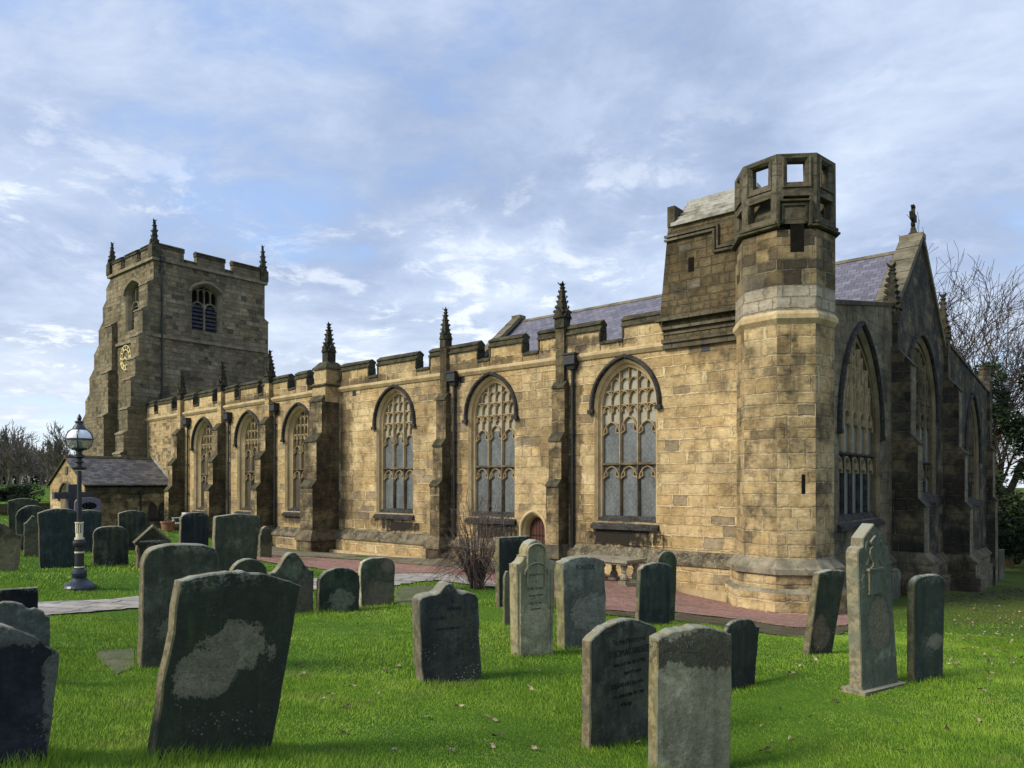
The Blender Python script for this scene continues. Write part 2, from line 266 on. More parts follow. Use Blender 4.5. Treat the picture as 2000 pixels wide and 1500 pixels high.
# ---------------------------------------------------------------- mesh helpers
class MB:
    """collects faces and links them as ONE mesh object"""
    def __init__(s): s.v = []; s.f = []; s.m = []
    def face(s, pts, mat=0):
        b = len(s.v); s.v.extend(tuple(p) for p in pts); s.f.append(tuple(range(b, b + len(pts)))); s.m.append(mat)
    def box(s, x0, x1, y0, y1, z0, z1, mat=0, bottom=True, fr=None):
        P = [(x0, y0, z0), (x1, y0, z0), (x1, y1, z0), (x0, y1, z0), (x0, y0, z1), (x1, y0, z1), (x1, y1, z1), (x0, y1, z1)]
        if fr: P = [fr(*p) for p in P]
        for q in ((0, 1, 5, 4), (1, 2, 6, 5), (2, 3, 7, 6), (3, 0, 4, 7), (4, 5, 6, 7)) + (((3, 2, 1, 0),) if bottom else ()):
            s.face([P[i] for i in q], mat)
    def extrude(s, poly, a, b, mp, mats=0, cap=True):
        """poly (p,q) in a plane, extruded from a to b; mp(t,p,q) gives the point; mats may be a list per side"""
        n = len(poly)
        for i in range(n):
            (p0, q0), (p1, q1) = poly[i], poly[(i + 1) % n]
            mt = mats[i] if isinstance(mats, (list, tuple)) else mats
            if mt is None: continue
            s.face([mp(a, p0, q0), mp(b, p0, q0), mp(b, p1, q1), mp(a, p1, q1)], mt)
        if cap is not False:
            cm = cap if (isinstance(cap, int) and cap is not True) else (mats if isinstance(mats, int) else 0)
            tris = tessellate_polygon([[Vector((p, q, 0)) for p, q in poly]])
            for t in tris:
                s.face([mp(a, *poly[i]) for i in t], cm); s.face([mp(b, *poly[i]) for i in reversed(t)], cm)
    def panel(s, outer, holes, fr, mat=0, d=0.0):
        loops = [outer] + list(holes); flat = [p for l in loops for p in l]
        for t in tessellate_polygon([[Vector((x, z, 0)) for x, z in l] for l in loops]):
            s.face([fr(flat[i][0], flat[i][1], d) for i in t], mat)
    def strip(s, la, lb, mat=0, closed=False):
        n = len(la)
        for i in range(n if closed else n - 1):
            j = (i + 1) % n; s.face([la[i], la[j], lb[j], lb[i]], mat)
    def bar(s, pts, wd, fr, d0, d1, mat=0, tip=0.35):
        """moulded bar along a polyline in a wall plane: d0 front depth, d1 back depth"""
        if len(pts) < 2: return
        L = []
        for i, (x, z) in enumerate(pts):
            a = pts[max(i - 1, 0)]; b = pts[min(i + 1, len(pts) - 1)]
            tx, tz = b[0] - a[0], b[1] - a[1]; l = math.hypot(tx, tz) or 1e-6
            nx, nz = -tz / l, tx / l; dm = d0 + (d1 - d0) * 0.45
            L.append([fr(x + nx * o * wd, z + nz * o * wd, dd) for o, dd in ((-.5, d1), (-.5, dm), (-tip * .5, d0), (tip * .5, d0), (.5, dm), (.5, d1))])
        for i in range(len(L) - 1):
            for k in range(5): s.face([L[i][k], L[i][k + 1], L[i + 1][k + 1], L[i + 1][k]], mat)
        s.face(L[0], mat); s.face(L[-1][::-1], mat)
    def tube(s, pts, r, n=8, mat=0, cap=True):
        rs = r if isinstance(r, (list, tuple)) else [r] * len(pts)
        rings = []; ref = None
        for i, p in enumerate(pts):
            a = Vector(pts[max(i - 1, 0)]); b = Vector(pts[min(i + 1, len(pts) - 1)]); t = (b - a)
            t = t.normalized() if t.length > 1e-9 else Vector((0, 0, 1))
            if ref is None: ref = Vector((1, 0, 0)) if abs(t.x) < 0.8 else Vector((0, 1, 0))
            x = (ref - t * ref.dot(t)).normalized(); y = t.cross(x); ref = x
            rings.append([Vector(p) + (x * math.cos(2 * math.pi * k / n) + y * math.sin(2 * math.pi * k / n)) * rs[i] for k in range(n)])
        for i in range(len(rings) - 1): s.strip(rings[i], rings[i + 1], mat, True)
        if cap: s.face(rings[0][::-1], mat); s.face(rings[-1], mat)
    def lathe(s, prof, c=(0, 0, 0), n=16, mat=0, ang=0.0, sq=None):
        rings = [[(c[0] + r * math.cos(ang + 2 * math.pi * k / n), c[1] + r * math.sin(ang + 2 * math.pi * k / n), c[2] + z) for k in range(n)] for r, z in prof]
        for i in range(len(rings) - 1): s.strip(rings[i], rings[i + 1], mat if not isinstance(mat, (list, tuple)) else mat[i], True)
    def wear(s, a=.012, f=2.3):
        from mathutils import noise as mn
        s.v = [tuple(Vector(p) + mn.noise_vector(Vector(p) * f) * a + mn.noise_vector(Vector(p) * f * 4.1) * a * .6) for p in s.v]; return s
    def build(s, name, mats, parent=None, smooth=False, loc=None, merge=False):
        me = bpy.data.meshes.new(name); me.from_pydata(s.v, [], s.f)
        if not isinstance(mats, (list, tuple)): mats = [mats]
        for m in mats: me.materials.append(m)
        me.polygons.foreach_set('material_index', s.m)
        uvl = me.uv_layers.new(name='UVMap'); uvs = []
        V = s.v
        for f in s.f:
            nx = ny = nz = 0.0
            for i in range(len(f)):
                a, b = V[f[i]], V[f[(i + 1) % len(f)]]
                nx += (a[1] - b[1]) * (a[2] + b[2]); ny += (a[2] - b[2]) * (a[0] + b[0]); nz += (a[0] - b[0]) * (a[1] + b[1])
            l = math.sqrt(nx * nx + ny * ny + nz * nz) or 1e-9; nx, ny, nz = nx / l, ny / l, nz / l
            h = math.hypot(nx, ny)
            if h < 0.12:
                for i in f: uvs.extend((V[i][0], V[i][1]))
            else:
                tx, ty = -ny / h, nx / h
                if tx + 0.3 * ty < 0: tx, ty = -tx, -ty
                sx, sy, sz = -ty * nz, tx * nz, ty * nx - tx * ny     # slope direction = t x n, flipped to point up
                sx, sy, sz = (ty * nz, -tx * nz, tx * ny - ty * nx)
                if sz < 0: sx, sy, sz = -sx, -sy, -sz
                for i in f:
                    p = V[i]; uvs.extend((p[0] * tx + p[1] * ty, p[0] * sx + p[1] * sy + p[2] * sz))
        uvl.data.foreach_set('uv', uvs)
        if smooth: me.polygons.foreach_set('use_smooth', [True] * len(s.f))
        if merge:
            import bmesh
            bm = bmesh.new(); bm.from_mesh(me); bmesh.ops.remove_doubles(bm, verts=bm.verts, dist=0.0006)
            bmesh.ops.recalc_face_normals(bm, faces=bm.faces); bm.to_mesh(me); bm.free()
        o = bpy.data.objects.new(name, me); COL.objects.link(o)
        if parent is not None: o.parent = parent
        if loc is not None: o.location = loc
        return o
def tag(o, label=None, cat=None, group=None, kind=None):
    for k, v in (('label', label), ('category', cat), ('group', group), ('kind', kind)):
        if v is not None: o[k] = v
    return o
def empty(name, loc, rz=0.0):
    o = bpy.data.objects.new(name, None); COL.objects.link(o); o.location = loc; o.rotation_euler = (0, 0, rz)
    o.empty_display_size = 0.3; return o

# ---------------------------------------------------------------- where things stand
# church axes: u runs east along the south wall, v runs north into the building; z is measured from eye height
EU, EN = (0.7619, -0.6477), (0.6477, 0.7619)
OX, OY = 40.0 / F * 28.0, 28.0
def WXY(u, v): return OX + u * EU[0] + v * EN[0], OY + u * EU[1] + v * EN[1]
def U(px, v=0.0):
    r = (px - CX) / F; return (r * (OY + v * EN[1]) - OX - v * EN[0]) / (EU[0] - r * EU[1])
def Vv(px, u):
    r = (px - CX) / F; return (r * (OY + u * EU[1]) - OX - u * EU[0]) / (EN[0] - r * EN[1])
def Z(py, u, v=0.0): return (HY - py) / F * WXY(u, v)[1]
CZ = 3.3
church = empty('parish_church', (OX, OY, EZ - CZ), math.atan2(EU[1], EU[0]))
tag(church, 'old sandstone parish church with battlemented aisle, west tower and octagonal stair turret', 'church')
PL = (0, 0, CZ)
def part(mb, name, mats, **k): return mb.build(name, mats, church, loc=PL, **k)
fS = lambda x, z, d: (x, d, z)                                   # south-facing wall on v = 0
def fSv(v): return lambda x, z, d: (x, v + d, z)
def fE(u): return lambda x, z, d: (u - d, x, z)                  # east-facing wall

def arch(cx, a, z0, zs, r, n=14):
    pts = [(cx - a, z0)]
    xs = [-a * math.cos(math.pi * i / (2 * n)) for i in range(n)] + [0.0]
    left = [(cx + x, zs + archz(x, a, r)) for x in xs]
    pts += left + [(2 * cx - x, z) for x, z in reversed(left[:-1])] + [(cx + a, z0)]
    return pts
def archz(x, a, r):
    x = min(abs(x), a)
    if r >= a * 0.98:
        Rr = (a * a + r * r) / (2 * a); return math.sqrt(max(Rr * Rr - (x + Rr - a) ** 2, 0.0))
    k = x / a; return r * (0.72 * math.sqrt(max(1 - k * k, 0)) + 0.28 * (1 - k))

def window(cx, a, z0, zs, r, fr, lights, glasses, d_in=0.42, a_in=None, tr=1.0, sill=True, hood=True, zt=None, zh=None, name='window', mats=('trim', 'tracery', 'trim_dark', 'sill'), hooddrop=0.12, style='perp', barw=0.105):
    """jambs, tracery, panes, sill and hood mould of one pointed window; returns the hole in the wall"""
    ai = a_in or a * 0.80; ri = r * 0.86; zsi = zs
    o1 = arch(cx, a, z0, zs, r); o2 = arch(cx, a * 0.93, z0, zs, r * 0.945); o3 = arch(cx, ai * 1.03, z0, zsi, ri * 1.02); o4 = arch(cx, ai, z0, zsi, ri)
    mb = MB()
    ps = [[fr(x, z, d) for x, z in o] for o, d in ((o1, 0), (o2, 0.10), (o2, 0.17), (o3, d_in), (o4, d_in + 0.02), (o4, d_in + 0.42))]
    for i in range(5): mb.strip(ps[i], ps[i + 1], 0)
    top = lambda x: zsi + archz(x, ai, ri)
    D0, D1 = d_in + 0.02, d_in + 0.18
    lw = 2 * ai / lights
    def clip(pts):
        run = []
        for x, z in pts:
            if abs(x) < ai - 0.01 and z < top(x) + 0.02: run.append((cx + x, z))
            else:
                if len(run) > 1: mb.bar(run, barw * 0.6, fr, D0 + 0.03, D1, 1)
                run = []
        if len(run) > 1: mb.bar(run, barw * 0.6, fr, D0 + 0.03, D1, 1)
    def head(x0, x1, zb, h, cusp=True, n=8):
        xm = (x0 + x1) / 2; hw = (x1 - x0) / 2
        clip([(xm - hw * math.cos(math.pi * i / (2 * n)), zb + h * (0.75 * math.sin(math.pi * i / (2 * n)) + 0.25 * i / n)) for i in range(n + 1)])
        clip([(xm + hw * math.cos(math.pi * i / (2 * n)), zb + h * (0.75 * math.sin(math.pi * i / (2 * n)) + 0.25 * i / n)) for i in range(n + 1)])
        if cusp:
            for sg in (-1, 1):
                clip([(xm + sg * hw * 0.93, zb + h * 0.12), (xm + sg * hw * 0.52, zb + h * 0.26), (xm + sg * hw * 0.62, zb + h * 0.62)])
    for i in range(1, lights):
        x = -ai + lw * i; zm = zt if zt is not None else z0; mb.bar([(cx + x, z0), (cx + x, zm)], barw, fr, D0, D1, 2); mb.bar([(cx + x, zm), (cx + x, top(x))], barw, fr, D0, D1, 1)
    if zt is not None:
        mb.bar([(cx - ai, zt), (cx + ai, zt)], barw * 1.15, fr, D0 - 0.01, D1, 2)
        for i in range(lights): head(-ai + lw * i + 0.04, -ai + lw * (i + 1) - 0.04, zt - lw * 0.72, lw * 0.62)
    if style == 'perp':
        for i in range(lights):
            x0, x1 = -ai + lw * i, -ai + lw * (i + 1); xm = (x0 + x1) / 2
            zz_ = zh + (0.17 if lights % 2 and i == lights // 2 else 0.0)
            head(x0 + 0.02, x1 - 0.02, zh - lw * 0.62, lw * 0.68 + (zz_ - zh))
            clip([(xm, zz_ + 0.02), (xm, (zz_ + top(xm)) / 2), (xm, top(xm) - 0.01)])
            for lv, (za, hh) in enumerate(((zh + 0.34 * tr, 0.26 * tr), (zh + 0.86 * tr, 0.24 * tr), (zh + 1.34 * tr, 0.22 * tr))):
                for q in (0, 1):
                    head(x0 + q * lw / 2 + 0.015, x0 + (q + 1) * lw / 2 - 0.015, za, hh, lv == 0, 5)
            if i != lights // 2 or lights % 2 == 0 or lights == 3:
                for zb in (zh + 0.62 * tr, zh + 1.12 * tr): clip([(x0 + 0.02 + k * (lw - 0.04) / 6, zb) for k in range(7)])
    elif style == 'inter':                                       # intersecting tracery
        for i in range(lights):
            head(-ai + lw * i + 0.03, -ai + lw * (i + 1) - 0.03, zh - lw * 0.5, lw * 0.7)
        Rr = (ai * ai + ri * ri) / (2 * ai)
        for i in range(1, lights):
            xs = -ai + lw * i
            for sg in (-1, 1):
                c = xs + sg * Rr
                clip([(c - sg * Rr * math.cos(t), zsi + Rr * math.sin(t)) for t in [k * 0.08 for k in range(16)]])
        for i in range(lights):
            xm = -ai + lw * (i + .5); clip([(xm, zh + 0.2), (xm, top(xm))])
            for q in (0, 1):
                for za in (zh + 0.55, zh + 1.25): head(-ai + lw * i + q * lw / 2 + .02, -ai + lw * i + (q + 1) * lw / 2 - .02, za, 0.34, False, 5)
    w_ = part(mb, name, [M[mats[0]], M[mats[1]], M[mats[2]]])
    zsplit = zh - 0.02 if zh else z0
    g = MB(); out = [(x - cx, z) for x, z in arch(cx, ai, z0, zsi, ri)]
    loA = [(cx - ai, z0), (cx - ai, zsplit), (cx + ai, zsplit), (cx + ai, z0)]
    dg = D1 - 0.03
    if zsplit < zsi:
        g.panel(loA, [], fr, 0, dg)
        g2 = MB(); g2.panel([(cx - ai, zsplit)] + [p for p in arch(cx, ai, zsplit, zsi, ri)[1:-1]] + [(cx + ai, zsplit)], [], fr, 0, dg)
    else:
        g.panel(arch(cx, ai, z0, zsi, ri), [], fr, 0, dg); g2 = None
    g.build('pane', M[glasses[0]], w_)
    if g2: g2.build('upper_pane', M[glasses[1]], w_)
    if sill:
        s_ = MB()
        prof = [(-0.10, z0 - 0.20), (-0.10, z0 - 0.13), (d_in + 0.10, z0 + 0.10), (d_in + 0.10, z0 - 0.2)]
        s_.extrude([(-0.13, z0 - 0.27), (-0.13, z0 - 0.15), (-0.002, z0 - 0.06), (-0.002, z0 - 0.27)], cx - a - 0.09, cx + a + 0.09, lambda t, p, q: fr(t, q, p))
        s_.extrude([(-0.002, z0 - 0.12), (-0.002, z0 - 0.058), (d_in + 0.06, z0 + 0.20), (d_in + 0.06, z0 - 0.12)], cx - a + 0.002, cx + a - 0.002, lambda t, p, q: fr(t, q, p))
        s_.build('sill', M[mats[3]], w_)
    if hood:
        h_ = MB(); oh = arch(cx, a + 0.10, zs - hooddrop, zs, r * (a + 0.10) / a * 1.0)
        h_.bar(oh, 0.15, fr, -0.13, 0.0, 0, 0.5)
        for sx in (-1, 1):
            h_.box(cx + sx * (a + 0.10) - 0.11, cx + sx * (a + 0.10) + 0.11, -0.15, 0.0, zs - hooddrop - 0.13, zs - hooddrop + 0.005, fr=lambda x, y, z: fr(x, z, y))
        h_.build('hood_mould', M[mats[2]] if mats[2] != 'trim_dark' else M['sill'], w_)
    return o1

def buttress(fr, cx, wd, stages, zb, name='buttress', mats=('butt', 'side', 'cap'), top=0.0, back=0.06, plinth=True, shear=0.0):
    """stages: list of (z_top, projection) from the ground up; fr(x, z, d) with d < 0 outwards"""
    prof = [(back, zb), (-stages[0][1], zb)]; mt = [None]
    for i, (zt, p) in enumerate(stages):
        nxt = stages[i + 1][1] if i + 1 < len(stages) else top
        rise = max((p - nxt) * 1.25, 0.12)
        prof += [(-p, zt - 0.09), (-p - 0.05, zt - 0.09), (-p - 0.05, zt - 0.02), (-nxt, zt + rise)]; mt += [0, 2, 2, 2]
    prof.append((back, prof[-1][1])); mt += [2, None]
    mt = mt[:len(prof)] + [None] * max(0, len(prof) - len(mt))
    mt[0] = None
    # side index follows the edge i -> i+1
    edge = []
    for i in range(len(prof)):
        (p0, q0), (p1, q1) = prof[i], prof[(i + 1) % len(prof)]
        if i == 0 or i >= len(prof) - 1: edge.append(None)
        elif abs(p0 - p1) < 1e-6: edge.append(0 if q1 - q0 > 0.15 else 2)
        else: edge.append(2)
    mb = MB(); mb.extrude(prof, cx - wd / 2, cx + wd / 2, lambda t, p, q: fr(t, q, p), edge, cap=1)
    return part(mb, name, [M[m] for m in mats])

def pinnacle(c, z0, h, wd=0.5, name='pinnacle', parent=None, mat='pinnacle', shaft=0.25, rot=0.0, crock=5):
    """square shaft, crocketed spirelet and leafy finial"""
    mb = MB(); cx, cy = c; ca, sa = math.cos(rot), math.sin(rot)
    rng = random.Random(int(abs(cx * 77 + cy * 31 + z0 * 13) * 10))
    def P(x, y, z): return (cx + x * ca - y * sa, cy + x * sa + y * ca, z)
    zs = z0 + h * shaft; hw = wd / 2
    mb.box(-hw * .8, hw * .8, -hw * .8, hw * .8, z0 - 0.05, zs, fr=P)
    for k in range(4):                                           # gablets at the foot of the spirelet
        a = k * math.pi / 2; c_, s_ = math.cos(a), math.sin(a)
        tri = [(-hw * .85, zs - 0.1), (hw * .85, zs - 0.1), (0, zs + h * 0.16)]
        mb.extrude(tri, hw * .6, hw * 1.02, lambda t, p, q: P(p * c_ - t * s_, p * s_ + t * c_, q))
    zt = z0 + h * 0.84; n = 6
    prev = None
    for i in range(n + 1):
        k = i / n; r_ = hw * (0.68 * (1 - k) + 0.24 * k); z = zs + (zt - zs) * k
        ring = [P(r_ * x, r_ * y, z) for x, y in ((-1, -1), (1, -1), (1, 1), (-1, 1))]
        if prev: mb.strip(prev, ring, 0, True)
        prev = ring
    for i in range(crock):
        k = (i + 0.5) / crock; z = zs + (zt - zs) * k; r_ = hw * (0.68 * (1 - k) + 0.24 * k); s_ = wd * 0.17 * (1 - 0.30 * k) * rng.uniform(.8, 1.2)
        for x, y in ((-1, -1), (1, -1), (1, 1), (-1, 1)):
            base = Vector((r_ * x, r_ * y, z)); out = Vector((x, y, 0)).normalized()
            t = base + out * s_ * 1.1 + Vector((0, 0, s_ * 1.3)); e_ = Vector((-y, x, 0)).normalized() * s_ * .7
            a = [base - e_ - Vector((0, 0, s_ * .6)), base + e_ - Vector((0, 0, s_ * .6)), base + e_ * .8 + Vector((0, 0, s_)), base - e_ * .8 + Vector((0, 0, s_))]
            m_ = base + out * s_ * 1.25
            for q in range(4): mb.face([P(*a[q]), P(*a[(q + 1) % 4]), P(*(t if q in (2,) else m_ + Vector((0, 0, s_ * .5))))])
    rf = hw * 0.52
    mb.lathe([(hw * .24, 0), (rf * .75, h * .02), (rf * .8, h * .045), (hw * .2, h * .06), (hw * .22, h * .09)], (cx, cy, zt), 8, ang=rot)
    for k in range(4):
        a = rot + k * math.pi / 2 + math.pi / 4; d_ = Vector((math.cos(a), math.sin(a), 0)); e_ = Vector((-d_.y, d_.x, 0)) * rf * .5; b0 = Vector((cx, cy, zt + h * .07))
        mb.face([b0 - e_, b0 + e_, b0 + d_ * rf * .9 + e_ * .6 + Vector((0, 0, h * .05)), b0 + d_ * rf * 1.35 + Vector((0, 0, h * .10)), b0 + d_ * rf * .9 - e_ * .6 + Vector((0, 0, h * .05))])
    mb.lathe([(hw * .2, h * .06), (hw * .40, h * .10), (hw * .30, h * .125), (0.004, h * .13)], (cx, cy, zt), 6, ang=rot)
    mb.wear(.030, 3.1)
    if parent is not None: return mb.build(name, M[mat], parent)
    return part(mb, name, M[mat])

def coping_profile(t):
    """cross-section of a weathered coping over a wall of thickness t: (depth, height)"""
    return [(-0.07, 0.0), (-0.07, 0.06), (0.0, 0.09), (0.0, 0.17), (-0.05, 0.19), (-0.05, 0.245), (t * .5, 0.36), (t + .05, 0.245), (t + .05, 0.19), (t, 0.17), (t, 0)]

def pipe(px, zt, zb, v=0.09, name='downpipe', hop=True, u=None):
    u = U(px, -v) if u is None else u
    mb = MB(); mb.tube([(u, -v, zb), (u, -v, zt)], 0.052, 10)
    z = zt - 0.6
    while z > zb: mb.tube([(u, -v, z), (u, -v, z + 0.09)], 0.075, 10); z -= 1.75
    o = part(mb, name, M['iron'])
    if hop:
        h = MB(); q = [(0.15, zt - 0.02), (0.17, zt + 0.10), (0.23, zt + 0.16), (0.23, zt + 0.48), (0.26, zt + 0.5), (0.26, zt + 0.56)]
        rings = [[(u - a, -0.002, z_), (u - a, -a * 1.35, z_), (u + a, -a * 1.35, z_), (u + a, -0.002, z_)] for a, z_ in q]
        for i in range(len(rings) - 1): h.strip(rings[i], rings[i + 1], 0, True)
        h.face(rings[0]); h.face([(x, y, z_ - 0.05) for x, y, z_ in rings[-1]])
        h.build('hopper', M['iron'], o)
    return o
# ---------------------------------------------------------------- the church
def SZ(u): return 0.0 if u > -14 else 0.0165 * (u + 14)          # the west half sits a little lower
ut = U(287); v0 = Vv(300, ut); vn = Vv(517, ut); uw = U(215, v0)
uE = 10.6
ZB = -4.6
# --- south aisle wall with its six windows and the little priest's door
wins = []
holes = []
for px, a in ((770, 1.24), (958.5, 1.24), (1220, 1.24)):
    cx = U(px); holes.append(window(cx, a, -1.30, 2.72, 1.52, fS, 3, ('glass', 'glass_pale'), zt=0.68, zh=2.12, a_in=1.07, d_in=.22))
for px in (398, 486, 583):
    cx = U(px) ; dz_ = SZ(cx)
    holes.append(window(cx, 1.24, -1.38 + dz_, 2.45 + dz_, 1.55, fS, 3, ('glass_brown', 'glass_brown'), zt=0.75 + dz_, zh=1.95 + dz_, a_in=1.0, d_in=.30))
du0 = U(1042); dw = 0.46
door_hole = arch(du0, dw + 0.10, -3.42, -1.75, 0.62, 8)
holes.append(door_hole)
mb = MB(); uR = 8.9
mb.panel([(ut - 0.2, ZB), (ut - 0.2, 4.7), (uR, 4.7), (uR, ZB)], holes, fS, 0, 0.0)
part(mb, 'south_aisle_wall', M['wall'])
mb = MB(); mb.panel([(ut + 0.1, -2.0), (ut + 0.1, 4.1), (-29.35, 4.15), (-29.35, -2.0)], [], fS, 0, -0.012); part(mb, 'rubble_patch', M['rubble'])
# door
mb = MB()
o1 = [fS(x, z, 0) for x, z in door_hole]; o2 = [fS(x, z, 0.12) for x, z in arch(du0, dw + 0.03, -3.42, -1.75, 0.53, 8)]; o3 = [fS(x, z, 0.42) for x, z in arch(du0, dw, -3.42, -1.75, 0.5, 8)]
mb.strip(o1, o2); mb.strip(o2, o3)
mb.bar(arch(du0, dw + 0.17, -2.1, -1.75, 0.72, 8), 0.12, fS, -0.07, 0.0)
fr_d = part(mb, 'door_surround', M['trim'])
mb = MB(); mb.panel(arch(du0, dw, -3.42, -1.75, 0.5, 8), [], fS, 0, 0.36)
for k in range(1, 6): mb.box(du0 - dw + k * dw / 3 - 0.008, du0 - dw + k * dw / 3 + 0.008, 0.343, 0.358, -3.4, -1.35)
d_ = mb.build('door', M['wood'], fr_d)
for z in (-1.95, -2.9):
    mb = MB()
    mb.box(du0 - dw + .03, du0 + dw * .8, 0.325, 0.342, z - .022, z + .022)
    for s_ in (-1, 1): mb.tube([(du0 + .1, .332, z), (du0 + .3, .332, z + s_ * .05), (du0 + .36, .332, z + s_ * .14)], 0.012, 5)
    mb.build('door_hinge', M['iron'], fr_d)
mb = MB()
mb.tube([(du0 + .34 + .05 * math.cos(t), .325, -2.45 + .05 * math.sin(t)) for t in [k * .5236 for k in range(13)]], 0.009, 5)
mb.build('door_ring', M['iron'], fr_d)
# vents and put-log plates set in the wall
for px, py, w_, h_ in ((692, 767, .26, .3), (903, 742, .26, .26), (1378, 677, .28, .3)):
    u_ = U(px); z_ = Z(py, u_); mb = MB()
    mb.box(u_ - w_ / 2, u_ + w_ / 2, -0.006, 0.05, z_ - h_ / 2, z_ + h_ / 2)
    for k in range(4): mb.box(u_ - w_ / 2, u_ + w_ / 2, -0.02, -0.006, z_ - h_ / 2 + (k + .3) * h_ / 4, z_ - h_ / 2 + (k + .6) * h_ / 4)
    part(mb, 'wall_vent', M['iron'])
M['offset_dark'] = plain('stained_offset_stone', (.05, .043, .03), (.17, .145, .095), 2.6, c3=(.26, .22, .15), bumpd=.015)
# plinth and its dark weathered offset
mb = MB()
segs = [(U(405), U(437)), (U(445), U(530)), (U(540), U(640)), (-11.9, U(866)), (U(880), du0 - .75), (du0 + .75, U(1098)), (U(1112), uR)]
pr = [(0.0, ZB), (-0.26, ZB), (-0.26, -2.62), (-0.32, -2.60), (-0.32, -2.53), (0.0, -2.16)]
for i, (a, b) in enumerate([(ut, U(640)), (-11.9, du0 - .7), (du0 + .75, uR)]):
    s_ = SZ((a + b) / 2) * 0.5
    mb.extrude([(p, q + (s_ if q > ZB else 0)) for p, q in pr], a, b, lambda t, p, q: (t, p, q), [None, 0, 1, 1, 1, None], cap=0)
part(mb, 'plinth', [M['wall'], M['offset_dark']])
mb = MB()                                                         # low stone kerb step along the foot
mb.box(-11.9, du0 - .7, -0.62, -0.262, ZB, -3.12); mb.box(du0 + .75, uR, -0.55, -0.262, ZB, -3.3); part(mb, 'footing_kerb', M['trim'])
# string course under the parapet
mb = MB()
spr = [(0.02, 4.38), (-0.05, 4.40), (-0.14, 4.52), (-0.14, 4.60), (-0.02, 4.66), (0.02, 4.66)]
def strip_along(a, b, prof, n, mats=0):
    us = [a + (b - a) * i / n for i in range(n + 1)]
    for i in range(n):
        for k in range(len(prof) - 1):
            (p0, q0), (p1, q1) = prof[k], prof[k + 1]
            mb.face([(us[i], p0, q0 + SZ(us[i])), (us[i + 1], p0, q0 + SZ(us[i + 1])), (us[i + 1], p1, q1 + SZ(us[i + 1])), (us[i], p1, q1 + SZ(us[i]))], mats)
strip_along(ut, -14, spr, 12); strip_along(-14, 5.6, spr, 4)
part(mb, 'string_course', M['trim'])
# battlemented parapet, merlons read off in order from the west
par = MB(); cap = MB(); TH = 0.36; par_w, cap_w = par, cap
mer = [(287, 302), (309, 336), (348, 378), (389, 416), (428, 459), (470, 504), (514, 563), (578, 600)]
mer += [(667, 720), (738, 813), (840, 933), (957, 1020), (1053, 1172), (1217, 1296)]
us = [(U(a, -.02), U(b, -.02)) for a, b in mer]
yf, yb = -0.02, TH - 0.02
def seg(a, b, z1, za=0.0, last=None):
    s0, s1 = SZ(a), SZ(b)
    P = lambda t, p, q: (a + (b - a) * t, p + yf, q + (s0 + (s1 - s0) * t if q > 4.0 else 0))
    par.extrude([(0, 4.62), (TH, 4.62), (TH, z1), (0, z1)], 0, 1, P, 0, cap=True)
    e = 0.05 / (b - a) if z1 > 5.2 else 0.0
    cap.extrude([(p, q * 1.12 + z1) for p, q in coping_profile(TH)] if z1 > 5.2 else [(-.06, z1), (-.06, z1 + .07), (TH * .5, z1 + .17), (TH + .06, z1 + .07), (TH + .06, z1)], -e, 1 + e, P, 0, cap=True)
for i, (a, b) in enumerate(us):
    if i == 8: par, cap = MB(), MB()
    seg(a, b, 5.38)
    if i == 8: seg(a - .55, a - .031, 4.88)
    for x in (a, b):                                              # side rolls of the merlon
        cap.box(x - 0.03, x + 0.03, yf - 0.04, yb + 0.04, 5.0 + SZ(x), 5.378 + SZ(x))
    if i + 1 < len(us) and not (b < U(600, -.02) + .1 and us[i + 1][0] > U(660)):
        if i != 7: seg(b + .031, us[i + 1][0] - .031, 4.88)
pp = part(par, 'parapet', M['side'] if False else M['wall'])
cap.wear(.02).build('coping', M['cap'], pp)
pp = part(par_w, 'parapet', M['wall']); cap_w.wear(.02).build('coping', M['cap'], pp)
# buttresses of the aisle with pinnacles
def lower_plinth(cx, wd, p, fr=fS, mats=('trim_dark', 'trim_dark')):
    mb = MB(); a, b = cx - wd / 2 - .1, cx + wd / 2 + .1; q = p + .14
    mb.box(a, b, -q, 0.05, ZB, -2.66, fr=lambda x, y, z: fr(x, z, y))
    r0 = [(a - .06, -q - .06), (b + .06, -q - .06), (b + .06, 0.05), (a - .06, 0.05)]; r1 = [(cx - wd / 2 - .003, -p - .003), (cx + wd / 2 + .003, -p - .003), (cx + wd / 2 + .003, .05), (cx - wd / 2 - .003, .05)]
    for za, zb_, ra, rb in ((-2.66, -2.58, r0, r0), (-2.58, -2.18, r0, r1)):
        mb.strip([fr(x, za, y) for x, y in ra], [fr(x, zb_, y) for x, y in rb], 1, True)
    mb.face([fr(x, -2.66, y) for x, y in r0], 1)
    part(mb, 'buttress_plinth', [M['side'], M['trim_dark']])
def ub(px, p): return U(px, -p)
for px, p in ((882, .66), (1113, .62)):
    cx = U(px) - 0.33; wd = .56
    buttress(fS, cx, wd, [(-.02, p), (1.62, p - .16), (3.55, p - .36)], ZB, top=0.12)
    lower_plinth(cx, wd, p)
    mb = MB(); mb.box(cx - .19, cx + .19, -.17, .15, 3.6, 5.72); part(mb, 'pinnacle_shaft', M['side'])
    pinnacle((cx, -0.02), 5.72, 7.35 - 5.72, .44 if px == 882 else .52)
cx = U(662) - .5; wdB = 1.0
buttress(fS, cx, wdB, [(-.1, 1.5), (2.05, 1.28), (3.98, .98)], ZB, top=0.78)
lower_plinth(cx, wdB, 1.5)
mb = MB(); mb.box(cx - .52, cx + .52, -.8, .36, 3.9, 4.78, mat=0); mb.box(cx - .6, cx + .6, -.9, .42, 4.66, 4.74, mat=1); mb.box(cx - .48, cx + .48, -.72, .3, 4.781, 5.5, mat=0)
